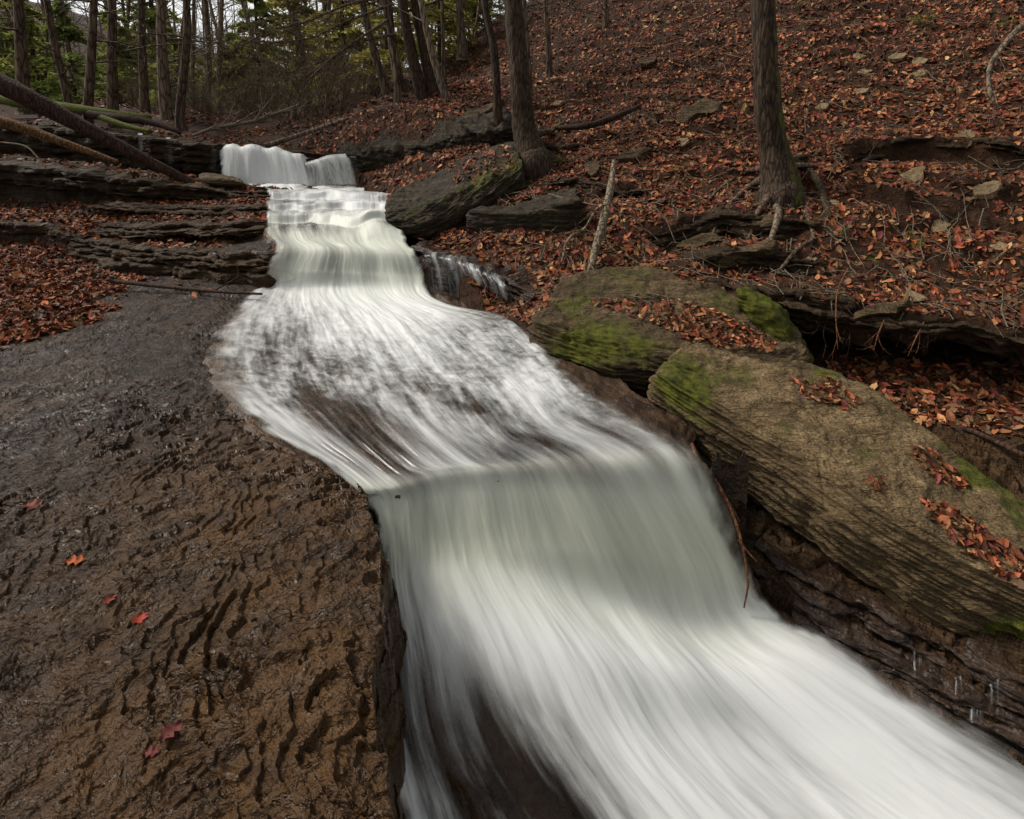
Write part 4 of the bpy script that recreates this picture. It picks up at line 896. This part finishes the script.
# the two near trees with their roots
def near_tree(pts, Ys, widths, label, roots, seed, dead=0, mossside=0):
    P = [PY(a, b, Y) for (a, b), Y in zip(pts, Ys)]; d = P[0]-P[1]; d /= np.linalg.norm(d)
    P = [P[0]+d*5.5, P[0]+d*2.5]+P; R = [w/FP*Y/2 for w, Y in zip(widths, Ys)]; R = [R[0]*.5, R[0]*.8]+R
    t = empty('tree', P[-1], label, 'tree'); mb = MB(); mb.tube([P[-1]+np.array([0, .12, -.45])]+P[::-1], [R[-1]*1.15]+R[::-1], 40, res=150, bump=.11, bf=6)
    V = np.concatenate(mb.V); px, py = proj(V)
    cx = np.interp(V[:, 2], [p[2] for p in P[::-1]], [p[0] for p in P[::-1]]); mo = mossside*sstep(.0, .06, V[:, 0]-cx)
    mb.A = [mo]
    mb.build('trunk', M['bark'], t)
    for (rp, rr, mt, mo) in roots:
        m = MB(); m.tube([PY(*rp[0])]+[hill_pt(q[0], q[1])+np.array([0, -.5*r_, .6*r_]) for q, r_ in zip(rp[1:], rr[1:])], rr, 10, res=36, bump=.16, bf=4); m.A = [np.full(len(a), mo) for a in m.A]
        m.build('root', M[mt], t)
    rn = random.Random(seed); Pd = crom(np.array(P), 60)
    for k in range(8):
        q = Pd[rn.randint(1, 12)]; a = rn.uniform(0, 6.28); c = MB(); branchlet(c, q, [math.cos(a), math.sin(a), .5], rn.uniform(.8, 2), .03, 2, rn); c.build('branch', M['bark_far'], t)
    return t, P
near_tree([(763, 0), (766, 60), (768, 110), (774, 150), (780, 185), (778, 205)], [5.75, 5.7, 5.7, 5.7, 5.65, 5.6], [21, 22, 24, 27, 36, 44],
  'near tree above the mossy wedge, its bare roots hanging over the bank',
  [([(783, 160, 5.7), (798, 168, 5.62), (814, 182, 5.5), (822, 200, 5.35), (829, 222, 5.2)], [.06, .05, .042, .035, .02], 'bark', .25),
   ([(776, 180, 5.62), (773, 205, 5.5), (777, 222, 5.4), (769, 245, 5.3), (768, 262, 5.2)], [.07, .05, .032, .018, .008], 'bark_pale', .15),
   ([(770, 175, 5.62), (750, 188, 5.5), (730, 205, 5.4), (716, 228, 5.25), (708, 250, 5.15)], [.05, .028, .018, .012, .006], 'bark_far', 0),
   ([(772, 168, 5.64), (748, 176, 5.6), (722, 188, 5.55), (700, 210, 5.4)], [.04, .022, .014, .006], 'bark_far', 0),
   ([(775, 190, 5.58), (758, 215, 5.4), (748, 240, 5.2), (735, 262, 5.1)], [.04, .022, .013, .006], 'bark_far', 0),
   ([(788, 172, 5.62), (800, 190, 5.45), (806, 215, 5.3), (812, 240, 5.15), (795, 262, 5.0), (772, 278, 4.85), (752, 280, 4.8)], [.035, .026, .02, .018, .016, .012, .008], 'bark_far', .1),
   ([(790, 165, 5.66), (815, 168, 5.6), (842, 178, 5.5), (862, 196, 5.35)], [.03, .018, .012, .006], 'bark_pale', .05),
   ([(786, 160, 5.68), (806, 158, 5.68), (830, 160, 5.7), (852, 152, 5.8)], [.03, .018, .01, .006], 'bark_far', 0)], 3, mossside=.35)
near_tree([(513, 0), (517, 50), (521, 95), (525, 130), (531, 152), (535, 168)], [7.2, 7.15, 7.1, 7.1, 7.05, 7.0], [17, 18, 20, 23, 30, 40],
  'tree just above the tilted grey boulder with a curved mossy root on its right',
  [([(530, 145, 7.05), (542, 158, 6.95), (556, 163, 6.9), (565, 162, 6.95)], [.12, .09, .05, .02], 'bark', .32),
   ([(532, 140, 7.1), (548, 148, 7.1), (562, 150, 7.15), (580, 146, 7.3), (598, 150, 7.3)], [.07, .045, .035, .025, .01], 'bark', .2),
   ([(533, 134, 7.1), (550, 133, 7.3), (564, 124, 7.6), (570, 118, 7.8)], [.06, .04, .03, .01], 'bark', .3),
   ([(528, 150, 7.0), (522, 165, 6.9), (520, 175, 6.8)], [.08, .05, .02], 'bark_pale', .1)], 4, mossside=.2)

# low dead limbs of the leaning tree that reach out over the stream
def limb(name, pts, r, mat, label, cat, seed=1, kids=0, L=.6, parent=None, group=None, moss=0, sides=8, res=30, bump=.12):
    P = np.array([PY(*q) for q in pts]); base = P[np.argmin(P[:, 2])]; mb = MB(); mb.tube(P, r, sides, res=res, bump=bump, bf=4)
    rn = random.Random(seed); Pd = crom(P, 20); dr = (P[-1]-P[0])/np.linalg.norm(P[-1]-P[0])
    for k in range(kids):
        i = rn.randint(3, 18); e = Pd[min(i+1, 19)]-Pd[i]; e /= np.linalg.norm(e)+1e-9; e = e+np.array([rn.gauss(0, .5), rn.gauss(0, .4), rn.gauss(0, .45)]); e /= np.linalg.norm(e)
        branchlet(mb, Pd[i], e, L*rn.uniform(.5, 1.2), float(np.min(r))*.7+.002, 1, rn, 0, 4, 3, .2, .6)
    mb.A = [np.full(len(a), moss) for a in mb.A]
    o = mb.build(name, M[mat], parent, base=None if parent is not None else tuple(base))
    if parent is None: tag(o, label, cat, group)
    return o
th = empty('tree', PY(398, 104, 9.9), 'slim dark dead-limbed tree whose bare limbs reach left over the stream', 'tree')
mb = MB(); mb.tube([PY(398, 112, 9.9), PY(396, 60, 9.9), PY(384, 0, 9.9), PY(372, -80, 9.9), PY(366, -200, 9.9)], [.07, .06, .05, .04, .02], 8, res=40, bump=.1); mb.build('trunk', M['bark_far'], th)
for i, q in enumerate([[(394, 4, 9.8), (350, 20, 9.5), (310, 38, 9.3), (272, 42, 9.1), (240, 40, 9.0)], [(396, 34, 9.8), (360, 42, 9.5), (325, 60, 9.3), (290, 72, 9.1), (262, 66, 9.0)], [(392, -4, 9.8), (350, 4, 9.4), (300, 24, 9.2), (262, 30, 9.0)], [(388, 20, 9.8), (350, 45, 9.4), (318, 70, 9.2), (300, 90, 9.1)]]):
    limb('limb', q, [.028, .02, .014, .010, .006][:len(q)], 'bark_far', None, None, seed=i+20, kids=14, L=.9, parent=th, sides=6)

# logs and branches on the left
limb('fallen_log', [(-120, 30, 7.0), (0, 84, 7.2), (60, 115, 7.4), (130, 152, 7.7), (190, 182, 7.95), (222, 198, 8.05)], [.13, .12, .105, .08, .055, .035], 'log', 'long dark fallen trunk sloping from the left edge down to the shelf', 'log', sides=20, res=90, bump=.08)
limb('fallen_log', [(-100, 98, 7.6), (0, 121, 7.7), (50, 138, 7.8), (92, 153, 7.9), (118, 162, 7.95)], [.085, .075, .06, .045, .03], 'log_tan', 'bare tan log lying below the long dark fallen trunk', 'log', sides=18, res=70, bump=.07)
limb('fallen_log', [(-40, 92, 9.7), (20, 102, 9.5), (60, 107, 9.4), (100, 112, 9.4), (150, 118, 9.4)], [.09, .09, .08, .07, .05], 'log_moss', 'moss-coated yellow green log on the mound behind the dark fallen trunk', 'log', moss=.2, sides=14)
limb('fallen_log', [(86, 114, 9.3), (120, 118, 9.3), (150, 122, 9.3), (175, 130, 9.2), (180, 134, 9.2)], [.07, .065, .055, .04, .03], 'log', 'brown curved log on the mound at the foot of the dark third trunk', 'log', sides=12)
limb('fallen_log', [(100, 117, 9.1), (130, 127, 9.0), (150, 131, 8.95)], [.05, .04, .03], 'log_moss', 'short mossy limb tucked under the brown curved log', 'log', moss=.1)
limb('fallen_branch', [(192, 136, 8.9), (215, 128, 9.1), (250, 122, 9.4), (275, 114, 9.7), (298, 106, 10)], [.02, .025, .028, .03, .03], 'twig_pale', 'forked pale branch arching over the left of the top waterfall', 'branch', kids=10, L=.6, seed=3)
limb('fallen_branch', [(264, 146, 8.9), (290, 138, 9.2), (320, 128, 9.5), (350, 118, 9.8), (368, 111, 10)], [.035, .035, .03, .028, .02], 'bark_pale', 'straight pale dead limb lying behind the top waterfall towards the outcrop', 'branch', kids=3, seed=8)
limb('fallen_branch', [(112, 281, 4.9+.35), (160, 286, 5.1), (210, 291, 4.95), (262, 294, 4.85)], [.022, .02, .016, .010], 'log', 'long thin dark stick lying flat on the wet shelf', 'stick', kids=3, L=.35, seed=4)
limb('fallen_branch', [(0, 142, 7.9), (25, 146, 7.8), (38, 158, 7.7), (46, 168, 7.6)], [.012, .012, .01, .008], 'twig_pale', 'thin grey twig bent over the lower ledge at the left edge', 'twig')
limb('leaning_stick', [(614, 160, 5.55), (611, 185, 5.4), (603, 222, 5.15), (594, 255, 4.95), (588, 278, 4.8)], [.018, .034, .037, .034, .03], 'birch', 'pale peeled stick leaning on the back of the brown layered boulder', 'stick', sides=14, res=60, bump=.1, kids=2, L=.3)
limb('fallen_branch', [(1060, 2, 6.6), (1024, 24, 6.5), (997, 54, 6.3), (989, 72, 6.2), (990, 92, 6.1), (994, 102, 6.05)], [.03, .03, .026, .024, .02, .015], 'bark_pale', 'crooked yellowish branch hanging at the upper right edge', 'branch', sides=10, moss=.2)
limb('fallen_branch', [(556, 128, 7.5), (585, 126, 7.3), (612, 118, 7.4), (640, 106, 7.6)], [.03, .045, .04, .03], 'log', 'dark fallen limb in the leaves right of the rooted tree', 'branch', moss=.1)
limb('fallen_branch', [(548, 194, 5.9), (570, 200, 5.7), (598, 206, 5.5)], [.01, .012, .008], 'twig_pale', 'thin tan twig slanting down above the dark blocky rock', 'twig')
limb('fallen_branch', [(594, 212, 5.4), (585, 228, 5.3), (568, 240, 5.2), (562, 262, 5.0)], [.012, .012, .014, .01], 'bark_pale', 'forked grey brown twig left of the pale peeled stick', 'twig', kids=3, L=.3)
limb('fallen_branch', [(905, 412, 3.7), (945, 425, 3.45), (975, 432, 3.3), (1030, 458, 3.0)], [.010, .016, .016, .014], 'log', 'dark stick lying behind the large slab near the right edge', 'stick', kids=2, L=.2)
# roots hanging beside the lower falls
hr = empty('hanging_root', PY(694, 446, 2.95), 'orange brown root hanging down past the right edge of the lower falls', 'root')
for q, r in (([(692, 444, 2.95), (700, 466, 2.75), (716, 482, 2.6), (732, 512, 2.5), (742, 545, 2.42), (748, 580, 2.36), (744, 608, 2.32)], [.010, .009, .009, .008, .007, .006, .003]),
             ([(738, 540, 2.43), (748, 552, 2.4), (757, 562, 2.38)], [.005, .004, .002]),
             ([(694, 446, 2.95), (712, 488, 2.65), (730, 505, 2.55), (740, 522, 2.5)], [.006, .005, .004, .002])):
    m = MB(); m.tube([PY(*t) for t in q], r, 8, res=40, bump=.1); m.build('strand', M['root'], hr)
for i, (q, lab) in enumerate([([(848, 268, 4.5), (838, 290, 4.3), (836, 315, 4.1), (838, 350, 4.0)], 'pale rootlet dangling over the bank lip left of the triangular stone'),
    ([(884, 320, 4.05), (878, 335, 3.98), (874, 350, 3.95)], 'short rootlet hanging from the lip over the cave left side'),
    ([(924, 322, 4.0), (916, 338, 3.95), (908, 356, 3.9)], 'forked rootlet hanging below the triangular stone')]):
    limb('rootlet', q, [.005]*(len(q)-1)+[.002], 'root', lab, 'root', sides=6, kids=3, L=.15, seed=i)
for i in range(11):
    px = random.uniform(800, 1020); y0 = float(np.interp(px, *HY0)); c = PY(px, random.uniform(318, 330), y0-.03)
    pr = proj(c[None]); qx, qy = float(pr[0][0]), float(pr[1][0]); l = random.uniform(8, 30)
    limb('rootlet', [(qx, qy, y0-.03), (qx+random.uniform(-4, 4), qy+l*.5, y0-.06), (qx+random.uniform(-7, 7), qy+l, y0-.05)], [.004, .003, .0015], 'twig', 'short thin brown rootlet hanging among others from the lip of the cave', 'root', sides=5, kids=2, L=.1, seed=i+70, group='thin rootlets along the cave lip')
# many thin twigs scattered in the litter (uncountable)
mb = MB(); rn = random.Random(12)
for i in range(900):
    px = rn.uniform(470, 1150); y0 = float(np.interp(px, *HY0)); y = y0*(11/y0)**(rn.random()**1.3); x = (px-512)/FP*y
    a = rn.uniform(0, math.pi); L = rn.uniform(.1, .45); xs = x+np.array([-.5, -.1, .25, .5])*L*math.cos(a)+np.array([rn.gauss(0, .02) for _ in range(4)]); ys = y+np.array([-.5, -.1, .25, .5])*L*math.sin(a)+np.array([rn.gauss(0, .02) for _ in range(4)])
    zs = hill_z(xs, ys)+.03+np.array([rn.uniform(0, .05) for _ in range(4)])
    r = rn.uniform(.0025, .006); mb.tube(np.stack([xs, ys, zs], 1), [r, r, r*.8, r*.4], 4, cap=False)
tag(mb.build('twigs', M['twig_pale'], base=(0, 0, 0)), 'scattered thin dead twigs in the hillside leaf litter', 'twigs', kind='stuff')

# ferns and grassy tufts
def fern(px, py, w, label, seed, hill=True, nf=9, cg=(.15, .27, .04)):
    c = hill_pt(px, py) if hill else PY(px, py, hill); R = w/FP*c[1]; rn = random.Random(seed)
    t = empty('fern', c, label, 'fern', 'small green ferns on the hillside')
    for k in range(nf):
        a = 2*math.pi*k/nf+rn.uniform(-.3, .3); V = []; F = []; n = 12; L = R*rn.uniform(.5, .8)
        for i in range(n):
            f = i/(n-1); p = c+np.array([math.cos(a)*L*f, math.sin(a)*L*f, 0]); p[2] = float(hill_z(np.array([p[0]]), np.array([p[1]]))[0])+.06+L*(1.0*f-.8*f*f); wd = L*.20*math.sin(math.pi*min(1, f*.9+.12))+.002
            sd = np.array([-math.sin(a), math.cos(a), 0]); u = np.array([math.cos(a), math.sin(a), 0])*L*.05
            b = len(V); V += [p, p+sd*wd-u*.2, p+u*.8+sd*wd*.3, p-sd*wd-u*.2, p+u*.8-sd*wd*.3]; F += [(b, b+1, b+2), (b, b+4, b+3)]
        V = np.array(V); mesh('frond', V, F, M['green'], t, colour=np.tile(np.array(cg)*rn.uniform(.6, 1.3), (len(V), 1)), smooth=False)
for i, (px, py, w, lab) in enumerate([(923, 26, 22, 'bright green fern highest on the right slope'), (796, 12, 14, 'small fern at the top edge just right of the near trunk'), (678, 174, 18, 'green fern on the leaf slope between pale stick and near tree'),
    (505, 152, 14, 'green fern at the left foot of the rooted tree'), (916, 250, 20, 'low green plant on the bare bank above the triangular stone'), (841, 240, 12, 'small green tuft beside the roots of the near tree'),
    (1000, 30, 20, 'green fern by the crooked branch at the upper right'), (873, 268, 12, 'small green sprig low on the bank right of the dangling rootlet')]):
    fern(px, py, w, lab, i)

# evergreen understorey: hemlock trees with drooping sprays
def hemlock(px, py, Y, H, Rr, label, seed, tone, nb=60, per=90, group='evergreens among the bare trees'):
    rn = np.random.default_rng(seed); base = PY(px, py, Y); t = empty('hemlock', base, label, 'tree', group)
    m = MB(); m.tube([base+np.array([0, 0, -.5]), base+np.array([.02, 0, H*.5]), base+np.array([0, 0, H])], [Rr*.05, Rr*.035, .01], 7, res=10); 
    P = []; 
    for k in range(nb):
        f = rn.uniform(.04, 1); z = f*H; a = rn.uniform(0, 2*np.pi); L = Rr*(1-f*.85)*rn.uniform(.5, 1.15)
        s = np.linspace(0, 1, 6); pts = np.stack([np.cos(a)*L*s, np.sin(a)*L*s, z+L*(.25*s-.45*s*s)], 1)+base; m.tube(pts, np.linspace(.012, .003, 6), 3, cap=False)
        n = per; ss = rn.uniform(.15, 1.0, n); lat = rn.normal(0, 1, n)*L*.20*(1.15-ss); c = np.stack([np.cos(a)*L*ss-np.sin(a)*lat, np.sin(a)*L*ss+np.cos(a)*lat, z+L*(.25*ss-.45*ss*ss)-np.abs(lat)*.4+rn.normal(0, .02, n)], 1)+base
        P.append(c)
    m.build('trunk', M['bark_far'], t)
    P = np.concatenate(P); n = len(P); sz = .03+.045*rn.random(n); d1 = rn.normal(size=(n, 3))*[1, 1, .4]; d1 /= np.linalg.norm(d1, axis=1)[:, None]; d2 = rn.normal(size=(n, 3)); d2 = np.cross(d1, d2); d2 /= np.linalg.norm(d2, axis=1)[:, None]
    sc_ = Y/11.; V = np.stack([P-d1*(sz*1.3*sc_)[:, None], P+d2*(sz*.35*sc_)[:, None], P+d1*(sz*1.3*sc_)[:, None], P-d2*(sz*.35*sc_)[:, None]], 1).reshape(-1, 3)
    F = (np.arange(n)*4)[:, None]+np.array([0, 1, 2, 3]); c = np.array(tone)*(.4+1.1*rn.random((n, 1)))*np.array([1, 1, 1])+rn.random((n, 1))*np.array([.02, .012, 0])
    mesh('crown', V, F, M['green'], t, smooth=False, colour=np.repeat(c, 4, 0))
G1, G2, G3 = (.17, .21, .06), (.23, .25, .07), (.31, .28, .075)
for i, (px, py, Y, H, R, lab, tn) in enumerate([
    (40, 108, 15, 2.6, 1.6, 'green evergreen between the two leftmost trunks', G2), (75, 105, 14, 2.4, 1.3, 'dense green evergreen behind the third trunk', G1),
    (122, 106, 16, 2.6, 1.5, 'green evergreen between the flared trunk and the reddish one', G2), (-30, 100, 14, 3.4, 1.6, 'evergreen at the far left edge', G1),
    (180, 110, 19, 2.6, 1.8, 'dull green evergreen behind the forked dark tree', G2), (238, 112, 17, 2.2, 1.4, 'low dark evergreen above the left of the top falls', G1),
    (262, 106, 16, 3.4, 1.5, 'olive evergreen above the middle of the top falls', G2), (300, 90, 18, 4.4, 2.0, 'tall olive evergreen above the right of the top falls', G3),
    (345, 90, 15, 4.2, 1.5, 'yellow green evergreen left of the leaning trunk group', G3), (388, 80, 14, 4.5, 1.5, 'yellowish evergreen behind the leaning trunk group', G3),
    (440, 60, 15, 4.0, 1.6, 'olive evergreen behind the slanting pale trunk', G3), (475, 30, 17, 3.0, 1.6, 'dark evergreen at the crest of the slope', G2), (160, 95, 26, 6.0, 3.0, 'tall pale evergreen far back left of the waterfall', G2),
    (330, 90, 27, 8.0, 3.4, 'tall pale evergreen far back above the outcrop', G3), (20, 95, 26, 5.0, 3.0, 'tall evergreen far back at the left edge', G2)]):
    hemlock(px, py, Y, H, R, lab, i+3, tn, nb=(48 if px < 230 else 74) if Y < 20 else 80, per=90)

# brown brushy shrubs
def shrub(px, py, Y, H, label, seed, mat='twig', n=26):
    rn = random.Random(seed); base = PY(px, py, Y); mb = MB()
    for k in range(n):
        a = rn.uniform(0, 6.28); branchlet(mb, base+np.array([math.cos(a)*.15*H, math.sin(a)*.1, -.1]), [math.cos(a)*.6, math.sin(a)*.6, 1], H*rn.uniform(.6, 1.2), .008*Y/10, 2, rn, -.02, 4, 4, .22, .55)
    tag(mb.build('shrub', M[mat], base=tuple(base)), label, 'shrub', 'leafless shrubs beyond the top falls')
for i, (px, py, Y, H, lab, mt) in enumerate([
    (205, 122, 12, .9, 'pale twiggy shrub left of the top waterfall', 'twig_pale'), (228, 128, 11.5, .8, 'brown twiggy shrub above the left lip of the top waterfall', 'twig'), (262, 128, 12, .9, 'brown bush right behind the middle of the top waterfall', 'twig'),
    (300, 130, 11.5, 1.0, 'reddish brown bush behind the straight pale limb', 'twig'), (335, 122, 11.5, 1.1, 'dense brown bush left of the mossy outcrop', 'twig'), (365, 108, 12, 1.2, 'brown bush at the foot of the leaning trunks', 'twig'),
    (190, 116, 13, 1.0, 'grey brushy shrub right of the forked dark tree', 'twig_pale'), (145, 112, 13, .8, 'low brown shrub between the reddish and wide grey trunks', 'twig'), (245, 120, 14, 1.6, 'tall brown shrub above the top waterfall', 'twig'), (285, 115, 14, 1.8, 'tall brown shrub left of the yellow evergreen', 'twig'), (320, 105, 14, 1.8, 'tall tangled shrub under the reaching dead limbs', 'twig')]):
    shrub(px, py, Y, H, lab, i+40, mt)

# far wood as one mass: thin stems and a screen of needles 30 to 60 m away
mb = MB(); rn = random.Random(77)
for i in range(230):
    Y = rn.uniform(28, 55); x = rn.uniform(-1.15, .55)*Y; z0 = 1.3+.02*(Y-12)+max(0, x-2)*.4; H = rn.uniform(6, 11); le = rn.gauss(0, .06)*H; r = rn.uniform(.04, .16)
    mb.tube([(x, Y, z0), (x+le*.4, Y, z0+H*.5), (x+le, Y, z0+H)], [r, r*.7, r*.2], 4, cap=False)
    for k in range(9):
        f = rn.uniform(.1, .95); a = rn.uniform(0, 6.28); branchlet(mb, (x+le*f, Y, z0+H*f), [math.cos(a), math.sin(a), .6], rn.uniform(1, 3), r*.25+.008, 1, rn, 0, 3, 3)
tag(mb.build('distant_woods', M['twig_pale'], base=(0, 0, 0)), 'far-off leafless woods closing the view behind the waterfall', 'woods', kind='stuff')
n = 90000
Y = rng.uniform(24, 50, n); u = rng.uniform(-1.2, .6, n); x = u*Y; H = 2.2+1.5*fbm(x*.18, Y*.18, 2., 3)+1.8*sstep(-.5, .0, u); z = 1.6+rng.random(n)*np.clip(H, .3, 9)+np.clip(x-2, 0, 50)*.4
k = fbm(x*.35, Y*.35, z*.5, 3) > -.1; P = np.stack([x, Y, z], 1)[k]; n = len(P)
d1 = rng.normal(size=(n, 3)); d1 /= np.linalg.norm(d1, axis=1)[:, None]; d2 = np.cross(d1, rng.normal(size=(n, 3))); d2 /= np.linalg.norm(d2, axis=1)[:, None]
V = np.stack([P-d1*.22, P+d2*.05, P+d1*.22, P-d2*.05], 1).reshape(-1, 3); c = np.where(rng.random((n, 1)) < .6, np.array([[.20, .22, .08]]), np.array([[.27, .21, .13]]))*(.5+rng.random((n, 1)))
tag(mesh('distant_foliage', V, (np.arange(n)*4)[:, None]+np.array([0, 1, 2, 3]), M['green'], smooth=False, colour=np.repeat(c, 4, 0)), 'far-off dull green undergrowth behind the bare trees', 'foliage', kind='stuff')

# trickles
def trickle(px0, py0, px1, py1, Y, w, seed, foam=.15):
    C = []
    for f in (0, .1, .5, 1):
        C.append([np.r_[PY(px0+(px1-px0)*f+s*w/2, py0+(py1-py0)*f, Y-.05*f+(.06 if f == 0 else 0)), foam, 0] for s in (-1, -.3, .3, 1)])
    o = water_sheet(np.array(C), 24, 30, 'water_trickle', amp=.003, fringe=.25, uscale=.25, z0=seed, rag=.4); return o
for i, a in enumerate([(140, 133, 141, 152, 8.45, 6, .35), (168, 137, 171, 165, 8.5, 7, .15), (20, 158, 20, 170, 7.6, 8, .1), (215, 148, 212, 172, 8.6, 8, .1), (352, 156, 356, 185, 8.4, 8, .1)]):
    trickle(*a[:6], i*3., a[6])
def bank_pt(px, py):
    ys = np.linspace(1.5, 4, 700); dx, dy, dz = ray(px, py); x = dx/dy*ys; z = EYE+dz/dy*ys; h = bank_z(x, ys); k = np.argmax(h > z)
    return np.array([x[k], ys[k], h[k]])
for k, (pts, up, h) in enumerate([([(752, 548), (800, 578), (860, 612), (930, 645), (1000, 676), (1080, 712), (1180, 760)], .05, .17), ([(790, 606), (850, 640), (910, 672), (970, 704), (1040, 742), (1140, 800)], .04, .16)]):
    q = np.array([bank_pt(*p) for p in pts])
    strata_wall('rock_ledge', [(a[0], a[1]-.03) for a in q], list(q[:, 2]+up), list(q[:, 2]+up-h), 5, .4, .035, 319+k*10, mat='wetstrata', moss=.0, flare=.07, n=520)
for i, (px, py, h, w) in enumerate([(896, 644, 20, 14), (934, 662, 22, 12), (968, 668, 30, 18), (1004, 682, 24, 12), (950, 698, 14, 26)]):
    C = []
    for f in (0, .3, .65, 1):
        C.append([np.r_[bank_pt(px+s_*w/2+f*4, py+h*f)+np.array([0, -.12+.02*f, .05]), .10, 0] for s_ in (-1, -.3, .3, 1)])
    water_sheet(np.array(C), 30, 30, 'water_trickle', amp=.002, fringe=.45, uscale=.7, z0=i*2.1, rag=.9)

# ------------------------------------------------------------------ sky, light, camera
w = bpy.data.worlds.new('World'); sc.world = w; w.use_nodes = True; nt = w.node_tree; bg = nt.nodes['Background']
sky = nt.nodes.new('ShaderNodeTexSky'); sky.sky_type = 'NISHITA'; sky.sun_disc = False
EL, AZ = math.radians(48), math.radians(-72)
sky.sun_elevation = EL; sky.sun_rotation = AZ; sky.dust_density = 3; sky.air_density = 1
hs = nt.nodes.new('ShaderNodeHueSaturation'); hs.inputs['Saturation'].default_value = .06
nt.links.new(sky.outputs[0], hs.inputs['Color']); nt.links.new(hs.outputs[0], bg.inputs[0]); bg.inputs[1].default_value = .075
sd = bpy.data.lights.new('sun', 'SUN'); sd.energy = 1.5; sd.angle = math.radians(14); sd.color = (1, .93, .83); so = bpy.data.objects.new('sun', sd); col.objects.link(so)
so.rotation_euler = (math.pi/2-EL, 0, math.pi-AZ if False else -AZ+math.pi)
so.location = (0, 0, 20)
cam = bpy.data.cameras.new('camera'); co = bpy.data.objects.new('camera', cam); col.objects.link(co); sc.camera = co
cam.sensor_width = 36; cam.lens = FP/1024*36; cam.shift_y = -(409.5-CY)/1024; cam.clip_end = 500; cam.clip_start = .05
co.location = (0, 0, EYE); co.rotation_euler = (math.pi/2-PITCH, 0, 0)
sc.render.resolution_x = 1024; sc.render.resolution_y = 819
vs = sc.view_settings; vs.view_transform = 'Standard'; vs.look = 'None'; vs.gamma = 1; vs.exposure = 1.15
sc.render.engine = 'CYCLES'; sc.cycles.transparent_max_bounces = 16; sc.cycles.max_bounces = 6
